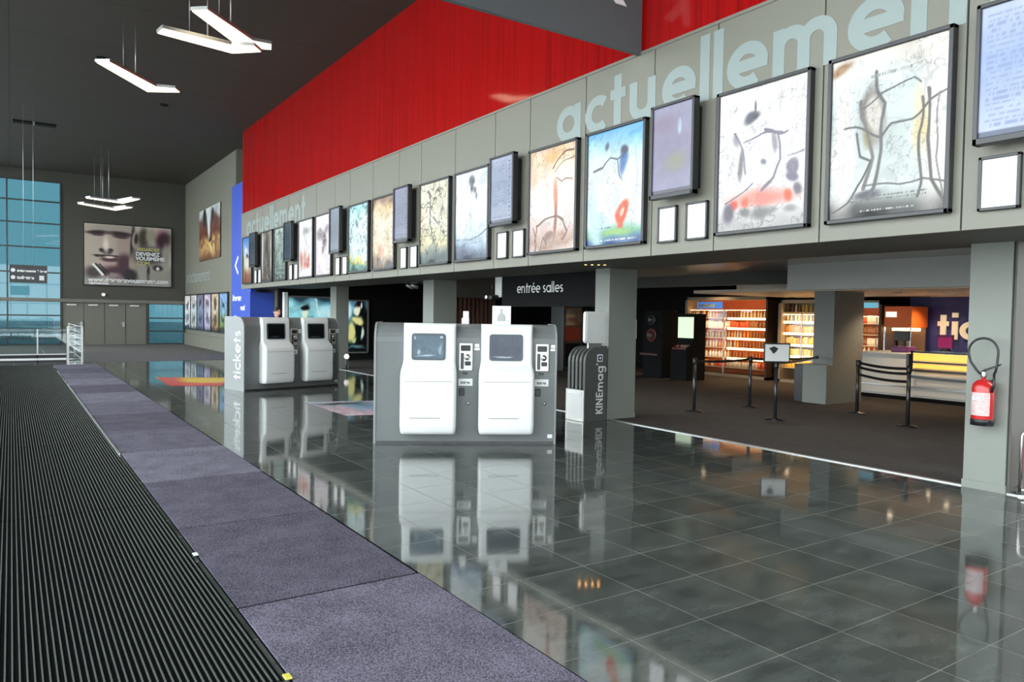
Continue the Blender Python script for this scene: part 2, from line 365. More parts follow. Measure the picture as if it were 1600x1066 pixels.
# ------------------------------------------------------------------ geometric sans letters (for the round display lettering)
def arc(cx, cy, r, a0, a1, n=22, ry=None):
    ry = r if ry is None else ry
    return [(cx+r*math.cos(math.radians(a0+(a1-a0)*i/n)), cy+ry*math.sin(math.radians(a0+(a1-a0)*i/n))) for i in range(n+1)]
def glyph(ch, w):
    h = w/2; R = .5-h
    ring = arc(.5, .5, R, 0, 360, 36)
    if ch == 'a': return [ring, [(1-h, 0), (1-h, 1)]], 1.18
    if ch == 'd': return [ring, [(1-h, 0), (1-h, 1.5)]], 1.18
    if ch == 'o': return [ring], 1.15
    if ch == 'g': return [ring, [(1-h, 1), (1-h, -.1)]+arc(.5, -.1, R, 0, -150)], 1.18
    if ch == 'c': return [arc(.5, .5, R, 48, 312)], .95
    if ch == 'e': return [arc(.5, .5, R, 0, 308), [(h, .5), (1-h+h*.9, .5)]], 1.1
    if ch == 'é': return [arc(.5, .5, R, 0, 318), [(h, .5), (1-h+h*.9, .5)], [(.45, 1.15), (.68, 1.42)]], 1.1
    if ch == 't': return [[(.26, 0), (.26, 1.36)], [(0, 1-h), (.55, 1-h)]], .68
    if ch == 'l': return [[(h, 0), (h, 1.5)]], .36
    if ch == 'i': return [[(h, 0), (h, 1)], [(h, 1.22), (h, 1.22+w)]], .36
    if ch == 'u': return [[(h, 1), (h, .43)]+arc(.43, .43, .43-h, 180, 360)+[(.86-h, .43)], [(.86-h, 1), (.86-h, 0)]], 1.06
    if ch == 'n': return [[(h, 0), (h, 1)], arc(.43, .57, .43-h, 180, 0)+[(.86-h, 0)]], 1.06
    if ch == 'm': return [[(h, 0), (h, 1)], arc(.4, .6, .4-h, 180, 0)+[(.8-h, 0)], arc(1.2-w, .6, .4-h, 180, 0)+[(1.6-w-h, 0)]], 1.8-w
    if ch == 'r': return [[(h, 0), (h, 1)], arc(.5, .55, .5-h, 180, 80)], .62
    if ch == 's': return [arc(.33, .75-h/2, .25-h*.5, 40, 270, 14, .25-h*.5)+arc(.33, .25+h/2, .25-h*.5, 90, -140, 14, .25-h*.5)], .78
    if ch in 'kK': 
        top = 1.5 if ch == 'k' else 1.4
        return [[(h, 0), (h, top)], [(w, .5 if ch == 'k' else .65), (.72, 1 if ch == 'k' else 1.4)], [(w+.08, .6 if ch == 'k' else .75), (.78, 0)]], .92
    if ch == 'I': return [[(h, 0), (h, 1.4)]], .4
    if ch == 'N': return [[(h, 0), (h, 1.4)], [(h, 1.35), (.95-h, .05)], [(.95-h, 0), (.95-h, 1.4)]], 1.15
    if ch == 'E': return [[(h, 0), (h, 1.4)], [(0, h), (.72, h)], [(0, .7), (.66, .7)], [(0, 1.4-h), (.72, 1.4-h)]], .86
    if ch == "'": return [[(h, 1.1), (h, 1.45)]], .3
    if ch == '<': return [[(.7, 1.2), (.1, .6), (.7, 0)]], .9
    return [], .5
def lettering(text, sx, sy, w=.26, thick=.004):
    """letters lying in local XZ, reading along +X, facing -Y"""
    mb = MB(); x = 0
    for ch in text:
        strokes, adv = glyph(ch, w)
        for si, st in enumerate(strokes):
            pts = [Vector((p[0], p[1])) for p in st]; n = len(pts); Lf = []; Rt = []
            closed = (pts[0]-pts[-1]).length < 1e-4
            for i, p in enumerate(pts):
                a = pts[i-1] if i else (pts[-2] if closed else p); b = pts[i+1] if i < n-1 else (pts[1] if closed else p)
                d1 = (p-a).normalized() if (p-a).length > 1e-6 else (b-p).normalized(); d2 = (b-p).normalized() if (b-p).length > 1e-6 else d1
                nrm = Vector((-(d1+d2).y, (d1+d2).x)).normalized(); k = 1/max(.4, nrm.dot(Vector((-d1.y, d1.x))))
                Lf.append(p+nrm*(w/2*k)); Rt.append(p-nrm*(w/2*k))
            P = lambda q, y: ((x+q.x)*sx, y-.0007*si, q.y*sy)
            for i in range(n-1):
                q = [Lf[i], Rt[i], Rt[i+1], Lf[i+1]]
                v = [P(k, -thick) for k in q]+[P(k, 0) for k in q]
                mb.add(v, [(0,1,2,3),(0,3,7,4),(1,5,6,2)])
        x += adv
    return mb, x*sx
def font_text(text, size, thick=.002, align='LEFT', bold=0.):
    """mesh of small print, local XZ, facing -Y"""
    cu = bpy.data.curves.new('print', 'FONT'); cu.body = text; cu.size = size; cu.extrude = thick; cu.align_x = align; cu.offset = bold
    o = bpy.data.objects.new('tmp_print', cu); C.objects.link(o)
    me = bpy.data.meshes.new_from_object(o.evaluated_get(bpy.context.evaluated_depsgraph_get()))
    bpy.data.objects.remove(o); me.transform(Matrix.Rotation(PI/2, 4, 'X')); return me
def put_mesh(name, me, m, parent=None, loc=(0,0,0), rot=(0,0,0)):
    me.materials.clear(); me.materials.append(m)
    o = bpy.data.objects.new(name, me); C.objects.link(o); o.parent = parent; o.location = loc; o.rotation_euler = rot
    return o
R90 = -PI/2
CEIL = 8.75; XF = 7.4; YE = 44.2; XL = -1.6
# ------------------------------------------------------------------ shell
struct(MB().quad((XL-.02, -8, 0), (9.0, -8, 0), (9.0, 29.6, 0), (XL-.02, 29.6, 0)).build('floor', M['tiles']))
b = MB().box(9.0, 22, -8, 30, -.12, .003)
struct(b.build('floor_carpet', M['carpet']))
struct(MB().box(XL, 9, 29.6, YE+.1, -.12, .006).build('floor_carpet', M['carpet2']))
struct(MB().box(8.96, 9.03, -8, 29.6, -.02, .012).build('trim_1', M['alu']))
struct(MB().box(1.134, 1.147, 10.6, 21, -.02, .024).build('trim_2', M['alu']))
struct(MB().box(XL-.2, 9.2, -8.2, YE+.2, CEIL, CEIL+.2).build('ceiling', M['ceil']))
struct(MB().box(7.0, 22, -8.3, -8, -.1, CEIL).box(XL-.2, 7.0, -8.3, -8, 6.5, CEIL).build('wall_back', M['wall']))
bw = MB()
for x in (XL-.1, 0, 1.5, 3.3, 5.1, 6.9): bw.box(x-.04, x+.04, -8.2, -8.05, 0, 6.5)
for z in (.05, 2.4, 4.5): bw.box(XL, 7, -8.2, -8.05, z-.04, z+.04)
bwo = struct(bw.build('window_4', M['alu'])); MB().box(XL, 7, -8.14, -8.13, 0, 6.5).build('pane', M['winglass'], bwo)

# fascia: cladding panels with shadow gaps
fp = MB(); fp.box(XF+.02, XF+.22, -8, 29.75, 2.745, 5.55, 1)
seams = [-8]+sorted([s+4.08*k for s in (3.48, 4.96, 6.45) for k in range(-3, 7) if -7.5 < s+4.08*k < 29.4])+[29.8]
for a, c in zip(seams[:-1], seams[1:]): fp.box(XF, XF+.06, a+.009, c-.009, 2.72, 5.56)
fp.box(XF-.015, XF+.24, -8, 29.8, 5.56, 5.60)
struct(fp.build('wall_right', [M['fascia'], M['seam']]))
# red strand wall above
struct(MB().box(XF+.04, XF+.24, -8, 29.8, 5.60, CEIL).build('wall_upper_right', M['red']))
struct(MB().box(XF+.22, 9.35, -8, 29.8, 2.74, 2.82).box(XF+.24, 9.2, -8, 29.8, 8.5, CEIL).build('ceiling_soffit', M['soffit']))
struct(MB().box(9.2, 9.35, -8, 29.8, 2.82, 3.14).box(9.35, 22, 4, 30, 3.12, 3.2).build('ceiling_foyer', mat('foyer_ceiling_grey', (.6, .57, .52), .22, noise=.03)))
# side wall beyond the red wall
sw = MB().box(8.0, 8.3, 33.0, YE, 0, CEIL)
sw.box(8.7, 9.0, 28.2, 33.0, 0, CEIL).box(8.0, 9.0, 32.96, 33.1, 0, CEIL)
struct(sw.build('wall_side', M['wall']))
struct(MB().box(7.9, 8.0, 34.3, YE, .58, .64).box(7.93, 8.0, 34.3, YE, 0, .58).build('baseboard_side', M['wall']))
# end wall: solid right half, transom ledge, openings for the doors and glazing
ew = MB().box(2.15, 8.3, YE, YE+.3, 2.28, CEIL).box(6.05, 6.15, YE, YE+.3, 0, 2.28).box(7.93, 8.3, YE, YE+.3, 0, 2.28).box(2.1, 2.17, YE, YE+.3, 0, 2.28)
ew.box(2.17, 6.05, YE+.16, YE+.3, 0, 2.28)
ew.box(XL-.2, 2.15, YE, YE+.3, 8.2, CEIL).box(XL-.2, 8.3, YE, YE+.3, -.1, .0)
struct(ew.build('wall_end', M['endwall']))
struct(MB().box(XL, 7.95, YE-.12, YE, 2.2, 2.36).build('trim_3', M['doorp']))
dl = [2.17, 3.13, 4.08, 5.06, 6.05]
for k in range(4):
    a, c = dl[k], dl[k+1]
    d = MB().box(a+.012, c-.012, YE+.03, YE+.1, .01, 2.19).build(f'door_{k+1}', M['doorp']); struct(d)
    MB().box(a+.2, a+.62, YE-.05, YE+.03, 2.03, 2.1).build('door_closer', M['counter'], d)
    if k in (0, 2):
        MB().box(c-.16, c-.06, YE-.02, YE+.03, .95, 1.2).tube([(c-.11, YE-.02, 1.1), (c-.11, YE-.08, 1.1), (c-.24, YE-.08, 1.1)], .015).build('door_handle', M['alu'], d)
def window(n, x0, x1, zs, glassm, mull=()):
    fr = MB()
    for z in zs: fr.box(x0, x1, YE-.03, YE+.07, z-.035, z+.035)
    for x in (x0+.03, *mull, x1-.03): fr.box(x-.035, x+.035, YE-.04, YE+.08, zs[0], zs[-1])
    f = struct(fr.build(f'window_{n}', mat(f'window_frame_{n}', (.07, .08, .08), .4, .5, noise=.05)))
    MB().box(x0+.02, x1-.02, YE+.025, YE+.035, zs[0], zs[-1]).build('pane', glassm, f)
window(1, XL, 2.15, [2.33, 3.65, 4.9, 6.1, 7.2, 8.2], M['endglass'], (-.13,))
window(2, XL, 2.15, [.03, .35, .8, 1.5, 2.22], M['endglass'], (-.13,))
window(3, 6.12, 7.95, [.03, .72, 1.42, 2.2], M['endglass'])
# daylight facade on the left, the photographer stands beside it
fr = MB(); yy = -8.
while yy < YE+.1:
    fr.box(XL-.12, XL+.06, yy-.03, yy+.03, 0, CEIL); yy += 2.61
for z in (.05, 2.3, 4.4, 6.5, 8.6): fr.box(XL-.1, XL+.05, -8, YE, z-.03, z+.03)
wl = struct(fr.build('wall_left', M['alu']))
MB().box(XL-.05, XL-.04, -8, YE, 0, CEIL).build('pane', M['winglass'], wl)
struct(MB().quad((-60, -60, -.15), (60, -60, -.15), (60, 140, -.15), (-60, 140, -.15)).build('ground', M['pave']))
# dark walls closing the foyer under the fascia
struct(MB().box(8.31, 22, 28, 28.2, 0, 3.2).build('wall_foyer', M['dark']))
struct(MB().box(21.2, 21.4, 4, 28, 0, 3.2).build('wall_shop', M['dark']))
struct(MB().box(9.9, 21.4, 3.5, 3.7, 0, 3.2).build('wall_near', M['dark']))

# pillars along the opening
for i, (ya, yb, lab) in enumerate(((3.66, 4.09, 'pale grey square pillar at the right edge, red extinguisher hung on it'),
        (10.17, 10.56, 'pale grey pillar standing behind the magazine stand'),
        (16.9, 17.48, 'pale grey pillar seen above the left part of the near ticket machines'),
        (23.75, 24.3, 'pale grey pillar just right of the far ticket machines'))):
    xd = 9.38 if i == 3 else 9.62
    p = MB().box(8.95, xd, ya, yb, 0, 2.74).box(8.94, xd+.01, ya-.01, yb+.01, 0, .09).build('pillar', M['pillar']); tag(p, lab, 'pillar')
    if i == 0: MB().box(8.97, 9.62, ya-.035, ya-.012, 0, 2.74).build('side_shade_panel', M['soffit'], p)  # added dark sheet, stands in for the shade on this pillar face

# hanging grey sign board that meets the fascia top
t = thing('hanging_sign', 'big dark grey sign board jutting from the red wall at the top', 'sign', (3.9, 7.83, 5.56))
MB().box(0, 3.49, 0, .07, 0, 2.2).build('board', mat('slate_grey_board', (.10, .12, .125), .5, noise=.03), t)
put_mesh('lettering', font_text('k', 1.0, .004, bold=.03), M['whitep'], t, (2.62, -.01, .62))
for k in range(2): MB().tube([(.4+2.6*k, .035, 2.2), (.4+2.6*k, .035, CEIL-5.56)], .02).build('hanger', M['frame'], t)

# ------------------------------------------------------------------ fascia lettering
mb, w_ = lettering('actuellement', .61, .56)
o = mb.build('wall_lettering', M['letter'], None, (XF-.001, 9.77, 4.645), (0, 0, R90)); tag(o, 'large pale lettering reading actuellement above the nearest posters', 'lettering')
o = bpy.data.objects.new('wall_lettering', o.data); C.objects.link(o); o.location = (XF-.001, 29.0, 4.645); o.rotation_euler = (0, 0, R90)
tag(o, 'faint lettering reading actuellement at the far left end of the fascia', 'lettering')

# ------------------------------------------------------------------ poster light boxes
W1 = (.97, .97, .97); G1 = (.45, .45, .45); DK = (.12, .11, .12)
mar = lambda sc, th, s, c, a=0, e=1: (sc, th, s, c, a, e)
specs = {
 'PA0': dict(base=[(0, (.12, .12, .12)), (.06, (.3, .3, .3)), (.12, (.62, .66, .64)), (.2, (.86, .9, .9)), (.6, (.80, .86, .85)), (.8, (.86, .92, .92)), (1, (.93, .91, .86))], var=.12,
   blobs=[(.1, .5, .08, .5, (.97, .95, .93), .8), (.9, .55, .1, .5, (.97, .95, .93), .8), (.78, .5, .06, .15, (.95, .86, .6), .8), (.38, .64, .12, .16, (.5, .47, .44), .35), (.40, .63, .085, .12, (.88, .86, .82), .3), (.33, .50, .05, .05, (.62, .58, .42), .5), (.1, .93, .07, .03, (.7, .55, .4), .6), (.33, .15, .1, .035, (.3, .3, .36), .5)],
   lines=[([(.38, .86), (.45, .76), (.52, .68), (.47, .6), (.44, .45), (.38, .2), (.34, .12)], .014, (.38, .38, .37)), ([(.28, .74), (.27, .6), (.33, .5), (.36, .4), (.3, .2)], .016, (.45, .44, .43)), ([(.22, .5), (.24, .42), (.34, .38), (.28, .26), (.15, .1), (.05, .03)], .01, (.3, .3, .3)),
     ([(.3, .68), (.5, .74), (.75, .77), (.8, .73)], .008, (.4, .4, .4)), ([(.1, .56), (.3, .52), (.45, .5), (.55, .57), (.7, .58), (1, .7)], .009, (.35, .35, .35)), ([(.8, .66), (.77, .45), (.79, .2), (.78, .12)], .011, (.35, .34, .33)), ([(.85, .7), (.84, .4), (.87, .2), (.98, .05)], .012, (.36, .34, .32)), ([(.92, .68), (.9, .3), (.97, .08)], .006, (.5, .5, .5)), ([(.3, .22), (.6, .2), (.8, .22), (.98, .17)], .007, (.35, .35, .35))],
   marble=[mar(7, .025, .5, (.7, .72, .72), .1, .95)], text=[(.35, .72, .84, .88, 1, (.62, .66, .66)), (.2, .85, .1, .14, 2, (.4, .4, .42)), (.3, .75, .035, .055, 1, (.9, .9, .9))], lab='lightbox poster of a pale silvery figure between dark wavy lines, nearest on the fascia'),
 'PB0': dict(base=[(0, (.75, .75, .75)), (.12, (.9, .9, .9)), (.4, W1), (1, W1)], var=.05,
   blobs=[(.41, .79, .1, .04, (.33, .32, .38), .4), (.45, .86, .016, .05, (.4, .4, .45), .5), (.87, .42, .075, .055, (.50, .48, .56), .3), (.87, .35, .075, .04, (.48, .46, .54), .3), (.5, .2, .36, .055, (.98, .62, .55), .7), (.17, .16, .05, .035, (.95, .3, .25), .5), (.33, .17, .06, .035, (.95, .42, .32), .5), (.56, .18, .08, .04, (.95, .55, .5), .5), (.79, .2, .05, .045, (.98, .38, .24), .5), (.1, .1, .07, .07, (.4, .37, .42), .5), (.33, .1, .09, .03, (.5, .5, .5), .6), (.55, .1, .1, .03, (.5, .5, .5), .6), (.82, .1, .08, .03, (.62, .62, .62), .6), (.92, .25, .05, .05, (.45, .42, .47), .5), (.66, .60, .025, .07, (.62, .6, .64), .5), (.55, .43, .03, .02, (.5, .5, .55), .6), (.25, .45, .03, .08, (.5, .5, .52), .6), (.2, .64, .03, .07, (.62, .62, .65), .8)],
   lines=[([(.2, .72), (.25, .55), (.32, .4)], .01, (.5, .5, .55)), ([(.28, .6), (.5, .62), (.66, .66), (.8, .67)], .008, (.45, .43, .5)), ([(.58, .66), (.74, .67)], .016, (.5, .48, .55)), ([(.7, .65), (.72, .48), (.66, .34), (.6, .28)], .01, (.5, .5, .55)), ([(.62, .3), (.55, .24)], .014, (.5, .48, .55)), ([(.05, .17), (.25, .25), (.42, .3)], .008, (.45, .43, .48)), ([(.8, .5), (.98, .49)], .006, (.6, .6, .65))],
   marble=[mar(9, .03, .45, (.62, .62, .67), .28, .9), mar(15, .04, .5, (.66, .66, .7), .25, .75), mar(8, .05, .6, (.5, .5, .52), 0, .16)], lab='white lightbox poster with a dark hat shape above a red band of blobs'),
 'PA1': dict(base=[(0, (.2, .35, .6)), (.05, (.35, .55, .65)), (.12, (.5, .75, .62)), (.2, (.92, .96, .95)), (.5, W1), (.75, (.86, .96, .98)), (.9, (.6, .85, .97)), (1, (.4, .72, .95))], var=.08,
   blobs=[(.66, .69, .065, .11, (.34, .50, .74), .5), (.67, .78, .06, .05, (.25, .28, .36), .5), (.33, .86, .04, .04, (.35, .42, .5), .5), (.27, .22, .13, .08, (.78, .88, .97), .6), (.64, .25, .1, .09, (.96, .36, .18), .25), (.65, .26, .03, .03, (1, .85, .75), .4), (.64, .15, .05, .03, (.9, .35, .2), .5), (.58, .10, .25, .03, (.6, .8, .45), .6), (.1, .08, .08, .05, (.5, .75, .55), .6), (.15, .25, .1, .3, (.8, .92, .97), .8), (.55, .4, .05, .1, (.86, .94, .98), .6)],
   lines=[([(.12, .66), (.3, .67), (.42, .73), (.55, .7), (.65, .72)], .009, (.4, .42, .48)), ([(.55, .7), (.6, .6), (.66, .55)], .008, (.45, .48, .55)), ([(.1, .62), (.12, .3), (.08, .1)], .006, (.75, .85, .88)), ([(.85, .85), (.9, .6), (.86, .3)], .007, (.7, .84, .9))],
   marble=[mar(6, .02, .4, (.6, .72, .8), .2, 1)], text=[(.22, .45, .145, .165, 1, (.2, .25, .35)), (.2, .9, .03, .06, 1, (.95, .95, .95))], lab='light blue lightbox poster with a blue figure and a red-orange round shape'),
 'PB1': dict(base=[(0, (.9, .84, .8)), (.08, (.75, .62, .55)), (.2, (.92, .82, .78)), (.4, (.97, .94, .92)), (.7, (.98, .95, .9)), (.9, (.96, .86, .7)), (1, (.9, .8, .7))], var=.1,
   blobs=[(.5, .93, .2, .06, (.93, .75, .5), .7), (.12, .8, .08, .12, (.93, .82, .7), .7), (.56, .5, .06, .16, (.88, .58, .46), .6), (.55, .28, .035, .16, (.62, .38, .3), .5), (.42, .13, .1, .03, (.6, .45, .4), .5), (.75, .15, .1, .06, (.8, .62, .55), .6), (.85, .5, .1, .3, (.95, .9, .88), .7)],
   lines=[([(.5, .8), (.7, .9), (.95, .96)], .012, (.55, .42, .35)), ([(.55, .75), (.78, .82), (.95, .88)], .008, (.6, .48, .4)), ([(.6, .68), (.75, .62), (.9, .66)], .007, (.6, .45, .38)), ([(.08, .1), (.15, .25), (.35, .31), (.55, .32), (.75, .28), (.83, .18), (.7, .12)], .013, (.48, .38, .34)), ([(.05, .22), (.12, .1), (.1, .02)], .012, (.45, .36, .33)), ([(.2, .06), (.3, .14), (.4, .08)], .01, (.5, .38, .34))],
   marble=[mar(9, .05, .6, (.7, .55, .46), .85, 1), mar(9, .04, .5, (.6, .5, .45), 0, .22), mar(6, .02, .3, (.8, .66, .6), .3, .85)], lab='cream and peach lightbox poster with brown loops near its foot'),
 'PA2': dict(base=[(0, (.14, .16, .24)), (.08, (.3, .36, .46)), (.16, (.65, .74, .82)), (.3, (.88, .94, .97)), (.6, W1), (1, (.9, .96, .98))], var=.12,
   blobs=[(.5, .87, .09, .06, (.3, .33, .37), .5), (.48, .79, .05, .07, (.4, .43, .48), .6), (.58, .74, .05, .04, (.45, .47, .5), .6), (.63, .67, .03, .03, (.5, .52, .56), .6), (.48, .45, .04, .16, (.8, .86, .9), .7)],
   marble=[mar(9, .07, .75, (.22, .27, .38), 0, .18), mar(12, .05, .5, (.45, .55, .65), .16, .34)], text=[(.2, .8, .18, .24, 2, (.4, .48, .58))],
   lines=[([(.2, .9), (.22, .3)], .006, (.82, .88, .92)), ([(.8, .9), (.78, .3)], .006, (.82, .88, .92)), ([(.05, .2), (.5, .23), (.95, .3)], .008, (.4, .47, .55))], lab='white lightbox poster with a dark blot on top and dark blue foot'),
 'PB2': dict(base=[(0, (.2, .25, .25)), (.1, (.45, .5, .46)), (.2, (.85, .82, .62)), (.5, (.9, .88, .78)), (1, (.93, .91, .8))], var=.15, warp=2,
   marble=[mar(7, .05, .9, (.16, .14, .11), .12, 1), mar(4, .03, .7, (.3, .27, .2), 0, 1)], lines=[([(.38, .95), (.36, .5), (.42, .2)], .01, (.25, .22, .2))], lab='cream lightbox poster veined with dark marbled lines'),
 'PA3': dict(base=[(0, (.25, .2, .16)), (.08, (.6, .5, .4)), (.2, (.9, .84, .72)), (.7, (.93, .88, .76)), (.9, (.9, .78, .58)), (1, (.55, .42, .28))], var=.15, warp=2,
   marble=[mar(9, .05, .6, (.6, .42, .28), .2, 1), mar(8, .08, .8, (.2, .15, .12), 0, .16)], blobs=[(.35, .25, .1, .12, (.9, .6, .45), .8)], lab='beige and tan lightbox poster with a brown top edge'),
 'PB3': dict(base=[(0, (.1, .28, .25)), (.08, (.3, .6, .5)), (.14, (.75, .75, .3)), (.2, (.8, .85, .7)), (.3, (.82, .92, .92)), (.7, (.86, .95, .95)), (1, (.6, .85, .86))], var=.15, warp=2,
   marble=[mar(8, .07, .8, (.15, .35, .38), .25, 1), mar(8, .08, .7, (.1, .2, .15), 0, .14)], blobs=[(.5, .15, .3, .035, (.95, .85, .3), .5), (.75, .55, .18, .4, (.92, .96, .97), .6)], lab='teal and white lightbox poster with a yellow band near the foot'),
 'PA4': dict(base=[(0, (.9, .86, .88)), (1, (.96, .95, .97))], var=.05, blobs=[(.25, .68, .14, .1, (.4, .33, .36), .8), (.55, .6, .16, .14, (.42, .35, .37), .8), (.8, .75, .12, .08, (.55, .48, .52), .8), (.45, .45, .06, .1, (.4, .32, .34), .7)],
   marble=[mar(9, .06, .7, (.95, .93, .94), .45, .8)], lab='white lightbox poster with a dark heart shaped splash'),
 'PB4': dict(base=[(0, (.93, .92, .92)), (1, (.95, .95, .95))], var=.06, blobs=[(.55, .8, .3, .06, (.68, .68, .68), .7), (.2, .3, .1, .13, (.8, .42, .33), .7), (.45, .33, .1, .17, (.72, .4, .33), .7), (.7, .28, .12, .1, (.85, .5, .4), .7), (.6, .18, .2, .05, (.85, .35, .28), .7)], marble=[mar(10, .05, .6, (.9, .86, .85), .15, .6)], lab='white lightbox poster with red-orange figures low on it'),
 'PA5': dict(base=[(0, (.3, .36, .33)), (.4, (.42, .5, .46)), (1, (.62, .7, .66))], var=.3, warp=2, marble=[mar(8, .06, .8, (.8, .86, .82), 0, 1), mar(6, .05, .6, (.15, .2, .18), 0, 1)], lab='grey-green marbled lightbox poster right of a dark brown one'),
 'PB5': dict(base=[(0, (.25, .2, .17)), (.5, (.42, .37, .33)), (1, (.5, .46, .42))], var=.25, blobs=[(.05, .6, .1, .5, (.9, .88, .85), .6), (.95, .6, .1, .5, (.9, .88, .85), .6), (.5, .55, .2, .4, (.3, .26, .23), .6)], marble=[mar(8, .06, .7, (.7, .66, .6), 0, .4)], lab='dark brown lightbox poster with pale left and right edges'),
 'PA6': dict(base=[(0, (.5, .25, .18)), (.2, (.6, .38, .28)), (.35, (.8, .8, .75)), (.6, (.8, .86, .95)), (1, (.25, .5, .85))], var=.1, blobs=[(.4, .75, .15, .06, (.9, .93, 1), .5), (.05, .4, .12, .25, (.45, .55, .25), .7), (.5, .58, .16, .06, (.25, .2, .2), .5), (.5, .45, .2, .1, (.9, .85, .82), .6)], lab='blue topped lightbox poster, last at the far left end of the fascia'),
}
def srgb(img): return np.where(img <= .04045, img/12.92, ((img+.055)/1.055)**2.4)
def poster_box(key, yl, wd, z0=2.89, ht=1.76, seed=1):
    sp = specs[key]; sp = dict(sp, crinkle=.42); t = thing('poster_lightbox', sp['lab'], 'poster', (XF, yl, z0), R90, 'film posters along the fascia')
    f = MB(); d = -.09
    for a in ((0, .045, 0, ht), (wd-.045, wd, 0, ht), (0, wd, 0, .045), (0, wd, ht-.045, ht)): f.bevbox(a[0], a[1], d, 0, a[2], a[3], .006)
    f.build('frame', M['frame'], t)
    MB().box(.04, wd-.04, d+.045, 0, .04, ht-.04).build('light_box', M['alu'], t)
    big = key in ('PA0', 'PB0', 'PA1', 'PB1')
    n = (150, 205) if big else (72, 98)
    s = grid_art('poster', wd-.07, ht-.07, srgb(art(sp, *n, 1.35, seed)), M['art'], t, .012); s.location = (.035, d+.03, .035)
for k in range(7):
    poster_box(f'PA{k}', 4.85+4.08*k, 1.29, seed=10+k)
    if k < 6: poster_box(f'PB{k}', 6.38+4.08*k, 1.32, seed=40+k)

# ------------------------------------------------------------------ programme screens with two notices under each
scr_lab = ['bright blue programme screen with rows of text at the right edge', 'lilac programme screen under the letters e and l', 'blue-grey programme screen with a column of dark ticks right of a white blotted poster',
  'dark lilac programme screen between beige and cream posters', 'dark slate programme screen left of the teal poster', 'dark programme screen left of the white poster with red figures', 'dark programme screen second from the far left end of the fascia']
not_pl = ['right edge programme screen', 'lilac screen under letters e and l', 'screen with dark ticks', 'programme screen between beige and cream posters', 'screen left of the teal poster', 'screen left of the red figured poster', 'last screen at the far left']
pal = [((.62, .72, .93), (.78, .84, .97)), ((.56, .53, .66), (.60, .60, .72)), ((.55, .60, .72), (.66, .70, .80)), ((.36, .36, .50), (.46, .47, .6)), ((.28, .31, .38), (.36, .40, .48)), ((.16, .17, .22), (.2, .21, .27)), ((.22, .27, .33), (.3, .36, .42))]
for i in range(7):
    k = i-1; yl = 7.38+4.08*k; wd = .77; ht = 1.24
    t = thing('programme_screen', scr_lab[i], 'screen', (XF, yl, 3.44), R90, 'programme screens along the fascia')
    MB().box(.08, wd-.08, -.14, 0, .1, ht-.1).build('mount', M['black'], t)
    h = MB()
    for a in ((0, .04, 0, ht), (wd-.04, wd, 0, ht), (0, wd, 0, .06), (0, wd, ht-.04, ht)): h.bevbox(a[0], a[1], -.24, -.13, a[2], a[3], .006)
    h.box(.02, wd-.02, -.2, -.14, .02, ht-.02).build('housing', M['frame'], t)
    lo, hi = pal[i]
    sp = dict(base=[(0, tuple(c*.55 for c in lo)), (.045, tuple(c*.6 for c in lo)), (.05, hi), (.6, lo), (1, hi)], var=.05, warp=0)
    if i in (0, 2, 3): sp['text'] = [(.08, .75, .08, .96, 22, tuple(c*.88 for c in lo)), (.8, .9, .08, .96, 14, tuple(c*.66 for c in lo))]
    if i == 1: sp['blobs'] = [(.68, .74, .045, .09, (.72, .84, .92), .3), (.6, .35, .25, .1, (.6, .6, .55), .8), (.3, .8, .3, .1, (.55, .48, .6), .8)]
    s = grid_art('display', wd-.07, ht-.09, srgb(art(sp, 48, 72, 1.5, 70+i)), M['dispart'], t); s.location = (.035, -.215, .055)
    for j, (yo, w2) in enumerate(((7.405, .345), (6.895, .365))):
        t = thing('wall_notice', ('left' if j == 0 else 'right')+' small white notice below the '+not_pl[i], 'notice', (XF, yo+4.08*k, 2.875), R90, 'small backlit notices under the screens')
        f = MB()
        for a in ((0, .028, 0, .49), (w2-.028, w2, 0, .49), (0, w2, 0, .028), (0, w2, .462, .49)): f.bevbox(a[0], a[1], -.05, 0, a[2], a[3], .004)
        f.build('frame', M['frame'], t)
        MB().box(.02, w2-.02, -.03, 0, .02, .47).build('sheet', M['notice'], t)

# ------------------------------------------------------------------ side wall and end wall posters
t = thing('poster', 'unlit brown and white poster high on the far side wall', 'poster', (7.998, 40.3, 4.34), R90)
f = MB().box(0, 4.5, -.05, 0, 0, 2.5).build('backing', M['frame'], t)
sp = dict(base=[(0, (.35, .22, .15)), (.15, (.6, .45, .28)), (.35, (.72, .55, .35)), (.5, (.4, .2, .13)), (.7, (.45, .3, .27)), (.8, (.75, .76, .75)), (1, (.8, .82, .82))], var=.3, warp=2.5,
   blobs=[(.3, .8, .08, .18, (.15, .15, .15), .4), (.62, .8, .08, .16, (.2, .2, .2), .4), (.45, .68, .05, .25, (.85, .86, .86), .5), (.55, .25, .2, .14, (.85, .72, .45), .7), (.5, .4, .06, .04, (.08, .05, .05), .4)], marble=[mar(8, .09, .6, (.28, .12, .08), 0, .55)])
s = grid_art('print', 4.5, 2.5, srgb(art(sp, 70, 60, .6, 101)), M['print'], t); s.location = (0, -.052, 0)
o = put_mesh('wall_lettering', font_text('prochainement', .95, .003), M['letter'], None, (7.998, 43.9, 3.35), (0, 0, R90)); tag(o, 'faint pale lettering reading prochainement on the far side wall', 'lettering')
lab6 = ['white poster with one dark mark, first of the far row', 'white poster with grey flecks, second of the far row', 'lilac and dark poster, third of the far row', 'pale lilac poster, fourth of the far row', 'gold and brown poster, fifth of the far row', 'blue, white and green poster, last of the far row']
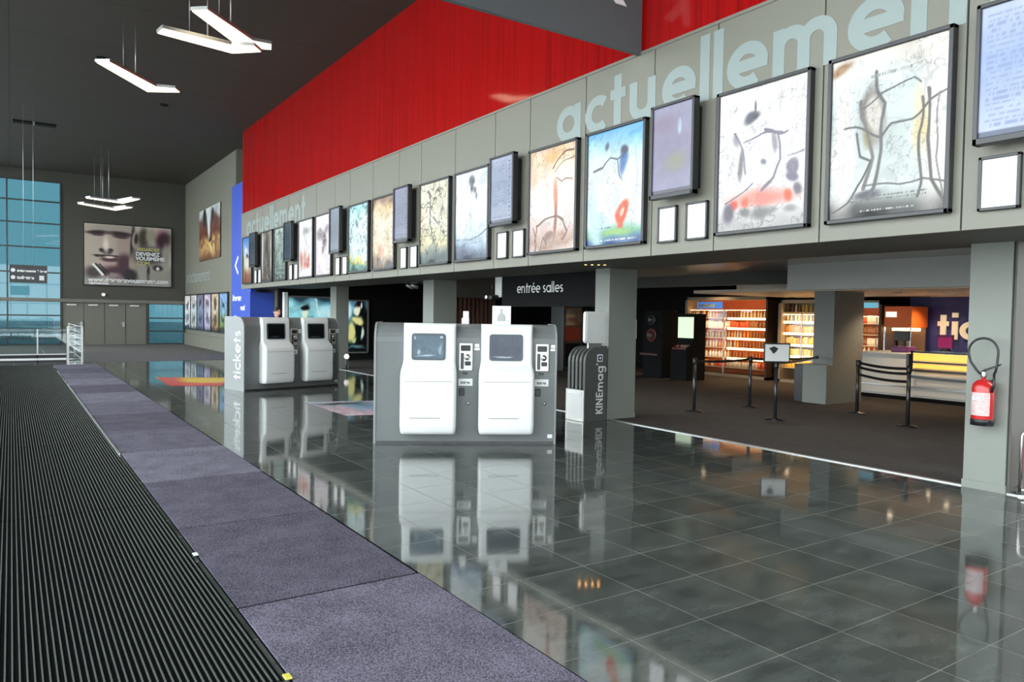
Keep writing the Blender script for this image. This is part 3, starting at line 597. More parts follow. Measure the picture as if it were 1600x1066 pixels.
c6 = [((.8, .82, .84), (.85, .85, .86), (.2, .2, .22)), ((.75, .75, .72), (.82, .84, .84), (.35, .38, .38)), ((.45, .46, .6), (.5, .5, .62), (.2, .2, .28)), ((.72, .68, .8), (.78, .75, .82), (.4, .36, .45)), ((.6, .5, .3), (.8, .75, .65), (.35, .25, .15)), ((.5, .6, .3), (.55, .72, .9), (.2, .25, .2))]
for i in range(6):
    t = thing('poster_lightbox', lab6[i]+' on the side wall', 'poster', (8.0, 43.9-i*1.63, .86), R90, 'row of posters on the far side wall')
    MB().box(0, 1.5, -.08, 0, 0, 1.86).build('frame', M['frame'], t)
    a, c, d = c6[i]
    sp = dict(base=[(0, d), (.1, a), (.6, c), (1, c)], var=.25, warp=2, blobs=[(.5, .72, .2, .1, d, .6), (.5, .3, .25, .12, tuple(.5*x for x in a), .8)], marble=[mar(6, .06, .4, d, 0, 1)])
    s = grid_art('poster', 1.36, 1.72, srgb(art(sp, 30, 42, 1.3, 120+i)), M['dimart'], t); s.location = (.07, -.085, .07)
# large printed face banner on the end wall
t = thing('wall_poster', 'huge sepia poster of a frowning face on the end wall', 'poster', (3.1, YE, 3.08))
MB().box(0, 4.2, -.1, 0, 0, 3.24).build('backing', M['black'], t)
sk = (.60, .55, .50); dk = (.16, .12, .12); pl = (.25, .17, .2); lt = (.75, .7, .66)
sp = dict(base=[(0, (.5, .48, .46)), (.12, (.5, .48, .45)), (1, (.62, .58, .53))], var=.18, warp=.35,
  blobs=[(.2, .6, .34, .5, sk, .3), (.28, .93, .26, .06, (.55, .52, .48), .5), (.45, .62, .1, .3, (.55, .48, .45), .5),
   (.14, .86, .13, .035, dk, .5), (.4, .86, .12, .04, dk, .5), (.15, .82, .07, .02, pl, .5), (.4, .81, .08, .025, pl, .5), (.27, .86, .05, .02, (.3, .26, .25), .6),
   (.25, .55, .055, .045, (.2, .15, .15), .5), (.19, .57, .03, .03, dk, .6), (.29, .58, .03, .025, dk, .6), (.24, .66, .03, .12, lt, .8),
   (.25, .475, .15, .02, dk, .5), (.13, .47, .03, .02, dk, .5), (.28, .42, .11, .045, (.28, .18, .2), .4), (.27, .455, .06, .018, lt, .5), (.28, .33, .12, .04, (.6, .5, .48), .6),
   (.45, .36, .09, .16, pl, .5), (.36, .22, .2, .09, pl, .5), (.1, .2, .1, .09, (.25, .22, .22), .6), (.3, .16, .1, .04, (.5, .44, .44), .6),
   (.535, .72, .025, .3, (.13, .11, .12), .4), (.57, .78, .045, .16, (.55, .5, .46), .3), (.575, .8, .022, .09, dk, .4), (.55, .38, .04, .2, (.52, .48, .42), .5), (.52, .16, .08, .1, (.15, .14, .15), .4),
   (.66, .82, .06, .17, (.22, .2, .15), .5), (.75, .86, .06, .12, (.5, .48, .42), .5), (.86, .93, .05, .05, (.62, .45, .5), .5), (.9, .78, .09, .14, (.2, .1, .14), .5), (.74, .52, .17, .16, (.17, .16, .17), .6), (.94, .5, .04, .2, (.5, .48, .45), .6), (.66, .23, .05, .12, (.5, .48, .45), .3), (.84, .3, .06, .05, (.15, .13, .13), .4), (.84, .29, .02, .03, (.75, .72, .7), .5), (.73, .2, .02, .12, (.15, .14, .13), .4), (.85, .16, .12, .08, (.48, .46, .43), .6)],
  lines=[([(.08, .32), (.2, .16)], .012, (.85, .83, .8)), ([(.11, .33), (.24, .16)], .01, (.08, .07, .07)), ([(.15, .33), (.27, .17)], .008, (.1, .09, .09))])
s = grid_art('print', 4.1, 3.14, srgb(np.clip(art(sp, 150, 115, .77, 131)*1.28, 0, 1)), M['print'], t); s.location = (.05, -.105, .05)
for txt, sz, x, z, m in (('REGARDEZ', .22, 2.48, 1.92, 'goldp'), ('DEVENEZ', .27, 2.42, 1.66, 'whitep'), ('VOUSMEME', .27, 2.42, 1.42, 'whitep'), ('.COM', .27, 2.42, 1.17, 'goldp'), ('www.devenezvousmeme.com', .315, .22, .21, 'whitep'), ('rejoignez-nous', .15, .25, .08, 'whitep')):
    put_mesh('lettering', font_text(txt, sz, .004, bold=.01), M[m], t, (x, -.115, z))
t = thing('wall_lamp', 'small white lamp on the end wall under the sepia poster', 'lamp', (4.02, YE, 2.62))
MB().lathe([(.03, -.06), (.09, -.05), (.1, 0)], axis='y').build('base', M['alu'], t); MB().lathe([(.0, -.2), (.07, -.17), (.08, -.06)], axis='y').build('lamp_head', M['whiteglow'], t)

# blue welcome block past the end of the fascia
t = thing('blue_booth', 'royal blue booth with white lines of text behind the far ticket machines', 'booth', (7.78, 29.86, 0))
MB().box(0, .2, 0, 3.05, 2.62, 7.1).build('blue_column', M['blue'], t)
MB().box(-.02, .9, .02, 3.05, 0, 2.62).build('blue_body', M['blue'], t)
for z, y0, tx, sz in ((2.3, 2.75, 'bienvenue', .34), (1.92, 1.5, 'accueil', .26), (1.52, 2.6, 'caisse', .28)):
    put_mesh('lettering', font_text(tx, sz, .004, bold=.015), M['whitep'], t, (-.025, y0, z), (0, 0, R90))
mb, _ = lettering('<', .8, .6, .2); o = mb.build('chevron', M['whitep'], t, (-.002, 2.5, 3.4), (0, 0, R90))
# ------------------------------------------------------------------ ticket machines
def rrect(u0, u1, vf, vb, r, n=5):
    p = [(u0, vb), (u0, vf+r)]+[(u0+r-r*math.cos(PI/2*i/n), vf+r-r*math.sin(PI/2*i/n)) for i in range(1, n)]
    p += [(u0+r, vf), (u1-r, vf)]+[(u1-r+r*math.sin(PI/2*i/n), vf+r-r*math.cos(PI/2*i/n)) for i in range(1, n)]
    return p+[(u1, vf+r), (u1, vb)]
def kiosk(loc, rz, label, lit):
    t = thing('ticket_machine', label, 'ticket machine', loc, rz, 'double ticket machines')
    top = [(0, 1.46)]+[(.26-.26*math.cos(PI/2*i/6), 1.46+.26*math.sin(PI/2*i/6)) for i in range(1, 7)]
    prof = [(0, 0)]+top+[(.9, 1.72), (.9, 0)]
    MB().prism(prof, .03, 2.59, 'x').build('body', M['kgrey'], t)
    endp = [(-.012, 0)]+[(p[0]-.012, p[1]+.01) for p in top]+[(.9, 1.735), (.912, 1.73), (.912, 0)]
    for a, c in ((0, .03), (2.59, 2.62)):
        e = MB().prism(endp, a, c, 'x').build('end_panel', M['kend'], t); 
        if a == 0:
            mb, wd = lettering('tickets', .215, .235, .165, .004)
            mb.build('lettering', M['whitep'], e, (-.001, .14, .26), (0, -PI/2, -PI/2))
    MB().box(.02, 2.6, -.01, .05, 0, .035).build('plinth', M['frame'], t)
    for i, du in enumerate((0, 1.10)):
        lv = [(1.725, .42, 1.16, .10, .03), (1.715, .42, 1.16, -.01, .03), (1.69, .42, 1.16, -.05, .04), (1.62, .42, 1.16, -.07, .05), (1.22, .42, 1.16, -.09, .05), (1.16, .415, 1.16, -.10, .05), (1.12, .405, 1.165, -.14, .06),
              (1.07, .395, 1.17, -.22, .06), (1.02, .39, 1.175, -.27, .06), (.96, .388, 1.175, -.285, .06), (.86, .388, 1.175, -.29, .06), (.3, .388, 1.175, -.29, .06), (.22, .392, 1.17, -.28, .06), (.18, .40, 1.165, -.255, .06), (.165, .41, 1.15, -.22, .05)]
        rings = [[(p[0]+du, p[1], z) for p in rrect(a, c, vf, .04, r)] for z, a, c, vf, r in lv]
        h = MB().loft(rings).build('white_housing', M['white'], t)
        MB().box(.45+du, 1.12+du, -.293, -.286, .915, .922).box(.53+du, .95+du, -.293, -.286, .40, .41).build('groove', M['pillar'], h)
        # screen in its rounded bezel
        bz = MB(); z0, z1, u0, u1 = 1.205, 1.585, .535+du, 1.015+du
        ring = []
        for (cx, cz, a0) in ((u1-.04, z0+.04, -90), (u1-.04, z1-.04, 0), (u0+.04, z1-.04, 90), (u0+.04, z0+.04, 180)):
            ring += [(cx+.04*math.cos(math.radians(a0+90*j/4)), cz+.04*math.sin(math.radians(a0+90*j/4))) for j in range(5)]
        vfz = lambda z: -.07-.02*(1.62-z)/.4
        bz.loft([[(p[0], vfz(p[1])-d, p[1]) for p in ring] for d in (-.03, .014)], smooth=False)
        f = bz.build('screen_bezel', mat('bezel_blue_grey', (.05, .065, .08), .3, noise=.05) if i == 0 else bpy.data.materials['bezel_blue_grey'], t)
        col = ((.30, .42, .50), (.24, .34, .42)) if (lit and i == 0) else (((.12, .16, .27), (.16, .2, .3)) if lit else ((.02, .03, .04), (.04, .05, .06)))
        sp = dict(base=[(0, col[1]), (.12, col[0]), (1, col[1])], var=.15, blobs=[(.4, .1, .3, .03, (.72, .8, .84) if lit else (.2, .24, .26), .3)]+([(.93, .9, .05, .05, (.8, .85, .88), .4), (.05, .85, .03, .08, (.7, .78, .82), .5), (.9, .35, .05, .2, (.62, .7, .75), .6), (.15, .3, .05, .12, (.7, .75, .8), .6)] if lit and i == 0 else []))
        s = grid_art('display', u1-u0-.06, z1-z0-.06, srgb(art(sp, 40, 32, .78, 160+i)), M['dispart'], f); s.location = (u0+.03, vfz(z0)-.0155, z0+.03); s.rotation_euler = (-.05, 0, 0)
        # payment plate
        pu = 1.20+du
        pt = MB().bevbox(pu, pu+.205, -.03, .02, 1.05, 1.46, .012).build('payment_terminal', M['silver'], t)
        MB().bevbox(pu+.03, pu+.17, -.045, -.02, 1.34, 1.42, .008).build('card_reader', M['black'], pt)
        MB().bevbox(pu+.03, pu+.075, -.04, -.02, 1.08, 1.31, .006).build('coin_slot', M['frame'], pt)
        MB().lathe([(.045, -.03), (.04, -.055), (.0, -.06)], (pu+.125, 0, 1.25), 18, axis='y').build('knob', M['chrome'], pt)
        MB().bevbox(pu+.09, pu+.175, -.04, -.02, 1.13, 1.19, .006).build('keypad', M['black'], pt)
        MB().box(pu+.225, pu+.30, -.004, .0, 1.35, 1.385).box(pu+.23, pu+.295, -.004, 0, 1.395, 1.44).build('sticker', M['whitep'], t)
        MB().bevbox(pu+.06, pu+.13, -.006, .01, 1.0, 1.03, .004).build('indicator', M['black'], t)
        lb = MB().bevbox(pu, pu+.205, -.012, .01, .835, .94, .006).build('ticket_label', M['whitep'], t)
        put_mesh('lettering', font_text('tickets', .05, .001, bold=.002), M['black'], lb, (pu+.03, -.0135, .87))
        MB().bevbox(pu+.01, pu+.09, -.012, .01, .69, .80, .01).build('ticket_tray', M['black'], t)
        MB().lathe([(.022, 0), (.022, -.012), (.0, -.014)], (pu+.15, 0, .585), 14, axis='y').build('lock', M['chrome'], t)
    MB().box(2.5, 2.57, -.004, 0, .085, .14).build('sticker', M['whitep'], t)
    return t
KB = (4.28, 9.86, 0); AB = math.radians(-29.7)
kiosk(KB, AB, 'near ticket machine with two bright white consoles facing the windows', True)
kiosk((4.46, 17.72, 0), math.radians(14), 'far ticket machine with tickets written on its grey end', False)
def onB(u, v, z): return (KB[0]+u*math.cos(AB)-v*math.sin(AB), KB[1]+u*math.sin(AB)+v*math.cos(AB), z)
t = thing('notice_card', 'white card with a grey bottle drawing standing on the near ticket machine', 'notice', onB(1.69, .33, 1.72), AB)
MB().box(0, .275, 0, .012, .0, .275).build('card', M['whitep'], t)
gm = mat('grey_print', (.5, .5, .5), .6, noise=.05)
MB().lathe([(.06, 0), (.062, .05), (.05, .09), (.016, .12), (.014, .16), (.022, .165), (.022, .18)], (0, 0, 0), 16).build('drawing', gm, t, (.135, -.001, .05)).scale = (1, .04, 1)
MB().box(.05, .07, .01, .06, 0, .1).build('prop', M['silver'], t)
t = thing('receipt_box', 'small white box standing between the two consoles of the near ticket machine', 'box', onB(1.24, .30, 1.72), AB)
MB().bevbox(0, .11, 0, .1, 0, .09, .008).build('base', M['whitep'], t); MB().bevbox(.02, .105, .02, .07, .085, .19, .006).build('upright', M['whitep'], t)

# ------------------------------------------------------------------ magazine stand
t = thing('magazine_stand', 'dark grey magazine rack with KINEmag written up its side', 'magazine rack', (8.36, 10.1, 0))
def side(dx, dz):   # side outline x,z
    return [(dx, 0)]+[(dx+.26-.26*math.cos(PI/2*i/8), 1.06-dz+.26*math.sin(PI/2*i/8)) for i in range(0, 9)]+[(.50, 1.34-dz*.6), (.50, 0)]
sg = mat('stand_grey_lacquer', (.10, .105, .098), .35, noise=.04)
for i in range(5):
    y0 = .107*i
    MB().prism(side(0, 0), y0, y0+.055, 'y').build('rack_panel', sg, t)
    if i < 4: MB().prism(side(.03, .03), y0+.055, y0+.107, 'y').build('pocket', M['frame'], t)
pn = MB().bevbox(-.03, 0, -.01, .50, 0, .565, .006).build('poster_pocket', M['silver'], t); MB().box(-.034, -.03, .03, .46, .05, .46).build('sheet', M['paper'], pn); MB().box(-.036, -.03, .05, .44, .475, .535).build('title_strip', M['whitep'], pn)
mb, wd = lettering("KINEmag'", .120, .115, .22, .003)
mb.build('lettering', M['whitep'], t, (.415, -.003, .13), (0, -PI/2, 0))
em = MB(); em.bevbox(.27, .40, -.006, 0, 1.06, 1.19, .003).build('emblem', M['whitep'], t); MB().bevbox(.29, .38, -.009, -.005, 1.08, 1.17, .003).build('emblem_field', mat('navy_print', (.01, .012, .04), .5, noise=.05), t); MB().lathe([(.022, -.012), (.022, -.008)], (.335, 0, 1.125), 14, axis='y').build('emblem_dot', M['whitep'], t)
hd = []
for (cx, cz, a0) in ((.44, 1.44, -90), (.44, 1.90, 0), (.06, 1.90, 90), (.06, 1.44, 180)):
    hd += [(cx+.05*math.cos(math.radians(a0+90*j/5)), cz+.05*math.sin(math.radians(a0+90*j/5))) for j in range(6)]
h = MB().loft([[(p[0], y, p[1]) for p in hd] for y in (.03, .09)], smooth=False).build('header_frame', M['counter'], t)
c = Vector((.25, 1.67)); MB().loft([[(c.x+(p[0]-c.x)*.86, y, c.y+(p[1]-c.y)*.9) for p in hd] for y in (.02, .035)], smooth=False).build('header_panel', mat('frosted_header_panel', (.74, .76, .74), .4, noise=.04), h)
MB().box(.1, .4, .04, .08, 1.3, 1.41).build('header_post', M['silver'], t)

# ------------------------------------------------------------------ entrance board, curtain, small fittings of the foyer
t = thing('entrance_sign', 'dark hanging board reading entrée salles in white', 'sign', (9.4, 14.4, 2.06), R90)
MB().box(0, 3.4, 0, .06, 0, .72).build('board', M['dark'], t)
mb, wd = lettering('entrée salles', .158, .155, .17, .004); mb.build('lettering', M['whitep'], t, (.62, -.002, .30))
MB().box(-.3, -.02, 0, .1, .22, .72).build('bracket', M['counter'], t)
t = thing('projector', 'small projector hanging left of the entrée salles board', 'projector', (9.3, 14.75, 2.28), R90)
MB().bevbox(-.12, .2, -.1, .12, -.06, .05, .02).build('case', M['black'], t); MB().lathe([(.04, -.14), (.045, -.1)], (.04, 0, 0), 14, axis='y').build('lens', M['chrome'], t); MB().tube([(.04, .02, .05), (.04, .02, .46)], .015).build('hanger', M['frame'], t)
t = thing('spotlight_pair', 'pair of small dark spotlights under the soffit left of a pillar', 'spotlight', (9.3, 18.65, 2.74))
MB().box(-.04, .04, -.25, .2, -.04, 0).build('track', M['black'], t)
for y in (-.17, .12): MB().lathe([(.03, -.2), (.06, -.06), (.05, .02)], (0, 0, 0), 14, axis='x').build('spot_head', M['silver'], t, (-.02, y, -.14), (0, .3, 0))
# dark hall wall and curtain seen over the ticket machines
struct(MB().box(10.6, 13.0, 20.0, 20.2, 2.40, 3.12).build('wall_header', M['bulkd']))
cv = []
for i in range(61):
    x = 11.0+1.85*i/60; cv.append((x, 20.08+.05*math.sin(i*1.25)))
cv += [(p[0], p[1]+.02) for p in cv[::-1]]
tag(MB().prism(cv, .03, 2.40, 'z', smooth=True).build('curtain', M['curtain']), 'dark red-brown pleated curtain behind the near ticket machines', 'curtain')
t = thing('vending_machine', 'dark machine with a red lower panel left of the magazine rack', 'vending machine', (15.55, 20.0, 0))
MB().bevbox(0, .85, 0, .7, 0, 2.25, .02).build('cabinet', M['frame'], t); MB().box(.1, .75, -.02, 0, 1.55, 2.15).build('upper_panel', M['lens'], t); MB().box(.1, .75, -.02, 0, 1.05, 1.5).build('red_panel', mat('dim_red_panel', (.3, .02, .015), .4, noise=.1), t); MB().box(.1, .75, -.02, 0, .15, .95).build('lower_panel', M['dark'], t)
for x0, wd, z0, ht, seed, lab in ((8.6, 1.95, .5, 1.98, 201, 'wide cyan lightbox poster behind the far ticket machines'), (10.95, .93, .27, 2.12, 202, 'tall lightbox poster of a pale figure on black between the ticket machines')):
    t = thing('poster_lightbox', lab, 'poster', (x0, 28, z0))
    f = MB()
    for a in ((0, .06, 0, ht), (wd-.06, wd, 0, ht), (0, wd, 0, .06), (0, wd, ht-.06, ht)): f.box(a[0], a[1], -.1, 0, a[2], a[3])
    f.build('frame', M['alu'], t)
    if seed == 201:
        sp = dict(base=[(0, (.2, .45, .5)), (.5, (.5, .8, .84)), (.85, (.6, .86, .9)), (.96, (.3, .5, .56)), (1, (.15, .25, .3))], var=.25, warp=1.5, blobs=[(.33, .68, .07, .12, (.9, .95, .85), .3), (.33, .84, .08, .05, (.1, .1, .1), .4), (.33, .52, .08, .04, (.08, .1, .1), .4), (.33, .38, .16, .14, (.85, .85, .6), .4), (.75, .7, .16, .12, (.75, .92, .95), .8), (.92, .6, .08, .1, (.85, .9, .92), .6)], lines=[([(.55, .95), (.75, .4)], .012, (.85, .95, .95))])
    else:
        sp = dict(base=[(0, (.03, .07, .07)), (.1, (.04, .12, .12)), (.7, (.2, .42, .45)), (.9, (.55, .78, .84)), (1, (.3, .5, .6))], var=.2, warp=1.2, blobs=[(.75, .5, .35, .6, (.03, .04, .05), .5), (.12, .8, .12, .16, (.8, .93, .97), .6), (.5, .82, .16, .10, (.93, .95, .85), .3), (.55, .93, .17, .06, (.05, .05, .06), .4), (.72, .88, .05, .06, (.85, .88, .85), .5), (.5, .62, .25, .08, (.88, .88, .6), .4), (.2, .38, .2, .18, (.85, .85, .55), .4), (.45, .4, .1, .15, (.04, .06, .06), .4), (.72, .38, .07, .14, (.75, .88, .8), .5), (.35, .22, .1, .05, (.75, .8, .55), .5), (.45, .1, .4, .03, (.3, .45, .48), .6)])
    s = grid_art('poster', wd-.1, ht-.1, srgb(art(sp, 60, 80, 1.3, seed)), M['art'], t); s.location = (.05, -.06, .05)
tag(MB().box(8.45, 8.58, 27.75, 28, 0, 2.6).build('pilaster', M['whitep']), 'narrow white pilaster left of the wide cyan poster', 'pilaster')
# small lit globe on a low post by the pillar
t = thing('post_lamp', 'small white globe light on a short post beside a pillar', 'lamp', (9.15, 23.3, 0))
MB().tube([(0, 0, 0), (0, 0, .36)], .03, 10).build('post', M['frame'], t); MB().lathe([(.0, -.09), (.06, -.07), (.09, 0), (.06, .07), (0, .09)], (0, 0, .43), 14).build('globe', M['whiteglow'], t)

# fittings on the pillar behind the rack
t = thing('hand_sanitiser', 'pale dispenser on the dark side of the pillar behind the magazine rack', 'dispenser', (9.62, 10.3, 1.45))
MB().bevbox(0, .1, -.06, .06, 0, .38, .02).build('body', M['counter'], t); MB().lathe([(.03, 0), (.03, .05), (0, .06)], (.05, 0, .4), 12).build('pump', M['whitep'], t)

# ------------------------------------------------------------------ bar and shop
struct(MB().box(14.75, 15.0, 4, 10.66, 2.54, 3.12).build('trim_4', M['bulk']))
struct(MB().box(16.5, 16.7, 10.66, 21, 2.80, 3.12).build('trim_5', M['bulkd']))
struct(MB().box(19.15, 19.4, 13.75, 15.7, 2.62, 3.12).build('trim_6', M['bulk']))
struct(MB().box(15.0, 21.2, 4, 13.7, 2.52, 2.6).build('ceiling_shop', mat('shop_ceiling', (.75, .62, .5), .5, noise=.03)))
p = MB().box(15.15, 16.3, 9.72, 10.22, 0, 2.8).build('pillar', mat('grey_pillar_paint', (.24, .25, .235), .5, noise=.03)); tag(p, 'grey pillar rising in front of the shop shelves, box at its foot', 'pillar')  # one even grey over the whole pillar
tag(MB().bevbox(14.9, 15.14, 9.7, 10.3, 0, .88, .01).build('bin', M['pillar']), 'pale grey box against the foot of the shop pillar', 'bin')
tag(MB().bevbox(14.95, 15.14, 10.32, 10.55, 0, .86, .01).build('bin', M['frame']), 'dark box just left of the pale box at the shop pillar', 'bin')
struct(MB().box(20.0, 20.2, 4, 10.62, 0, 2.52).build('wall_blue', M['navy']))
o = lettering('tic', .52, .46, .26, .05)[0].build('wall_lettering', M['sand'], None, (19.96, 9.85, 1.43), (0, 0, R90)); tag(o, 'sand coloured letters tic on the navy blue wall', 'lettering')
t = thing('menu_screen', 'small magenta screen below the letters on the navy wall', 'screen', (18.2, 9.0, 1.12), R90)
MB().box(0, .36, 0, .05, .12, .45).build('housing', M['purple'], t); MB().box(.03, .33, -.005, 0, .15, .39).build('display', M['pink'], t); MB().box(.1, .26, -.05, .1, 0, .12).build('foot', M['black'], t)
# counter
t = thing('bar_counter', 'long off-white bar counter with panelled front', 'counter', (17.5, 10.5, 0), R90)
MB().box(0, 6.0, .02, 1.0, .1, 1.08).build('body', M['counter'], t); MB().box(0, 6.0, .06, 1.0, 0, .1).build('plinth', M['dark'], t)
for a, c in ((.06, 1.25), (1.33, 2.9), (2.98, 4.5), (4.58, 5.95)): MB().bevbox(a, c, 0, .025, .14, .66, .008).build('front_panel', M['counter'], t)
MB().box(0, 6.0, -.01, .03, .32, .35).build('front_rail', M['alu'], t)
MB().bevbox(-.03, 6.0, -.06, 1.03, 1.08, 1.12, .008).build('worktop', M['counter'], t)
t = thing('heated_display', 'glowing orange glass food warmer on the bar counter', 'food display', (17.43, 9.12, .72), R90)
hd_ = MB().box(0, 3.2, -.16, -.13, .0, .05).box(0, 3.2, -.16, -.13, .2, .235).box(0, 3.2, -.16, -.13, .43, .47).box(0, .04, -.16, -.13, 0, .47).build('frame', M['frame'], t)
MB().box(.03, 3.2, -.115, -.11, .26, .42).build('upper_glow', M['heat'], t); MB().box(.03, 3.2, -.115, -.11, .08, .18).build('lower_glow', M['heat'], t)
MB().box(0, 3.2, -.2, -.01, .47, .49).build('glass_top', M['railglass'], t)
t = thing('till', 'purple till standing on the bar counter', 'till', (17.9, 9.95, 1.12), R90)
MB().bevbox(0, .42, 0, .4, 0, .14, .02).build('base', M['purple'], t); MB().box(.18, .24, .18, .24, .14, .3).build('neck', M['black'], t); MB().bevbox(.02, .4, .1, .15, .28, .52, .01).build('display', M['black'], t)
t = thing('popcorn_machine', 'orange popcorn machine with cups, left of the navy wall', 'popcorn machine', (19.15, 10.84, 0), R90)
MB().box(0, .7, 0, .8, 0, 1.1).build('base', M['counter'], t); MB().box(0, .72, 0, .8, 1.72, 2.26).build('header', M['orange'], t); MB().box(.05, .33, -.02, 0, 1.98, 2.12).build('header_sign', M['whiteglow'], t)
MB().box(0, .72, .7, .75, 1.1, 1.72).build('back', M['brown'], t)
for x in (.0, .68): MB().box(x, x+.03, 0, .03, 1.1, 1.72).build('post', M['chrome'], t)
MB().box(.0, .7, 0, .03, 1.1, 1.72).build('glass', M['cabglass'], t); MB().box(.05, .65, .3, .6, 1.62, 1.70).build('lamp', M['tube'], t)

# lit shelf cabinets full of snacks
pm = [mat('packet_'+n, c, .4, noise=.25, nscale=30) for n, c in (('red', (.6, .08, .03)), ('orange', (.75, .28, .04)), ('yellow', (.8, .52, .08)), ('cream', (.75, .62, .42)), ('white', (.75, .72, .68)), ('brown', (.25, .1, .04)), ('grey', (.4, .38, .36)))]
def proto_mesh(i, m):
    b_ = MB()
    if i == 0: b_.lathe([(.03, 0), (.035, .02), (.035, .13), (.015, .18), (.013, .21), (.0, .215)], n=10)
    elif i == 1: b_.loft([[(-.055, -.005, 0), (.055, -.005, 0), (.055, .005, 0), (-.055, .005, 0)], [(-.05, -.03, .06), (.05, -.03, .06), (.05, .03, .06), (-.05, .03, .06)], [(-.05, -.03, .13), (.05, -.03, .13), (.05, .03, .13), (-.05, .03, .13)], [(-.06, -.004, .19), (.06, -.004, .19), (.06, .004, .19), (-.06, .004, .19)]], smooth=False)
    else: b_.bevbox(-.045, .045, -.03, .03, 0, .16, .008)
    return b_.mesh(('drink_bottle', 'snack_packet', 'snack_box')[i], m)
pmesh = {(i, j): proto_mesh(i, pm[j]) for i in range(3) for j in range(7)}
pr = random.Random(11)
def cabinet(yl, wd, top, label, plab, shelves, header, tubes, cols, grp):
    t = thing('snack_cabinet', label, 'display cabinet', (19.15, yl, 0), R90)
    MB().box(0, .1, 0, .75, 0, top).build('left_side', M['beige'], t); MB().box(wd-.07, wd, 0, .75, 0, top).build('right_side', M['brown'], t)
    MB().box(0, wd, 0, .75, top-.1, top).build('top_panel', M['beige'], t); MB().box(.1, wd-.07, .7, .75, .05, top-.1).build('back_panel', M['orange'] if header != 'gold' else M['beige'], t)
    MB().box(0, wd, 0, .75, 0, .09).build('plinth', M['beige'], t)
    for k, z in enumerate(shelves):
        sh = MB().box(.1, wd-.07, .12, .7, z-.02, z).build('shelf', M['shelf'], t)
        if k in tubes: MB().box(wd*.52 if header == 'blue' else .12, wd-.09, .1, .125, z-.06, z+.012).build('light_strip', M['tube'], sh)
    if header == 'blue':
        MB().box(.55, 1.6, -.02, .02, top-.38, top-.16).build('header_sign', M['bluesign'], t); put_mesh('lettering', font_text('boissons', .2, .003, bold=.01), M['letter'], t, (.62, -.028, top-.33))
    if header == 'teal': MB().box(.1, wd-.1, -.02, .02, top-.2, top-.06).build('header_sign', M['tealsign'], t)
    MB().box(.1, wd-.07, .02, .03, .1, top-.42).build('glass_door', M['cabglass'], t)
    MB().box(.14, wd-.11, .1, .16, top-.44, top-.42).build('light_strip', M['tube'], t)
    L = bpy.data.lights.new('cabinet_lamp', 'AREA'); L.shape = 'RECTANGLE'; L.size = wd*.8; L.size_y = 1.6; L.energy = 12*wd/1.5; L.color = (1, .62, .3)
    lo = bpy.data.objects.new('cabinet_lamp', L); C.objects.link(lo); lo.parent = t; lo.location = (wd/2, .06, 1.2); lo.rotation_euler = (PI/2, 0, 0)
    MB().box(wd*.5-.02, wd*.5+.02, .0, .04, .1, top-.42).build('door_stile', M['silver'], t)
    for k, z in enumerate(shelves):
        n = int((wd-.25)/.125); ti = pr.choice([0, 1, 2])
        if k % 2 == 0: ti = pr.choice([0, 1])
        cj = pr.choice(cols)
        for i in range(n):
            if pr.random() < .3: cj = pr.choice(cols)
            o = bpy.data.objects.new(('drink_bottle', 'snack_packet', 'snack_box')[ti], pmesh[ti, cj]); C.objects.link(o)
            xx = .18+i*.125+pr.uniform(-.01, .01); o.location = (19.15+.24+pr.uniform(-.02, .03), yl-xx, z); o.rotation_euler = (0, 0, R90+pr.uniform(-.15, .15)); s_ = pr.uniform(.95, 1.2); o.scale = (s_, s_, s_)
            tag(o, plab, ('bottle', 'packet', 'box')[ti], grp)
    return t
cabinet(17.85, 3.35, 2.58, 'large beige drinks cabinet with a blue lit header sign', 'small item on the lit shelves of the beige cabinet with blue header', [.3, .62, .94, 1.26, 1.58, 1.9], 'blue', (1, 2, 3, 4, 5), [0, 1, 3, 4, 5, 6, 6], 'snacks in the beige cabinet')
cabinet(14.12, 1.6, 2.46, 'golden lit snack cabinet left of the shop pillar', 'small item on the golden lit shelves left of the shop pillar', [.45, .8, 1.14, 1.48, 1.82, 2.1], 'gold', (1, 2, 3, 4), [1, 2, 2, 3, 5], 'snacks in the golden cabinet')
cabinet(12.42, 1.5, 2.42, 'snack cabinet with a teal lit header right of the shop pillar', 'small item on the shelves under the teal header', [.3, .6, .9, 1.2, 1.5, 1.8], 'teal', (0, 1), [0, 4, 5, 6, 4], 'snacks in the teal cabinet')
# arcade corner left of the beige cabinet
t = thing('game_cabinet', 'dark game machine with a bright greenish screen left of the beige cabinet', 'game machine', (16.6, 16.02, 0), R90)
MB().prism([(0, 0), (0, .85), (.02, .95), (.2, 1.05), (.3, 1.2), (.3, 2.0), (.8, 2.0), (.8, 0)], 0, .64, 'x').build('cabinet', M['dark'], t)
MB().box(.02, .62, .27, .3, 1.27, 1.9).build('display', M['screeng'], t); MB().prism([(.0, .93), (.2, 1.03), (.2, 1.07), (.0, .97)], .05, .59, 'x').build('control_panel', mat('dark_red_panel', (.18, .02, .015), .4, noise=.05), t)
for x in (.18, .34, .48): MB().lathe([(.03, 0), (.03, .04), (0, .05)], (x, .1, 1.0), 10).build('button', M['chrome'], t)
t = thing('dial_machine', 'dark machine with two faint round dials one above the other', 'game machine', (16.6, 17.25, 0), R90)
MB().bevbox(0, .85, 0, .7, 0, 2.1, .03).build('cabinet', M['dark'], t)
dr = mat('dull_red_ring', (.09, .03, .025), .4, noise=.1)
for z, r in ((1.8, .17), (1.32, .22)): MB().lathe([(r, 0), (r, -.04), (r*.7, -.05), (r*.65, -.02), (.0, -.02)], (.42, 0, z), 24, axis='y').build('dial', dr if z < 1.5 else M['frame'], t)
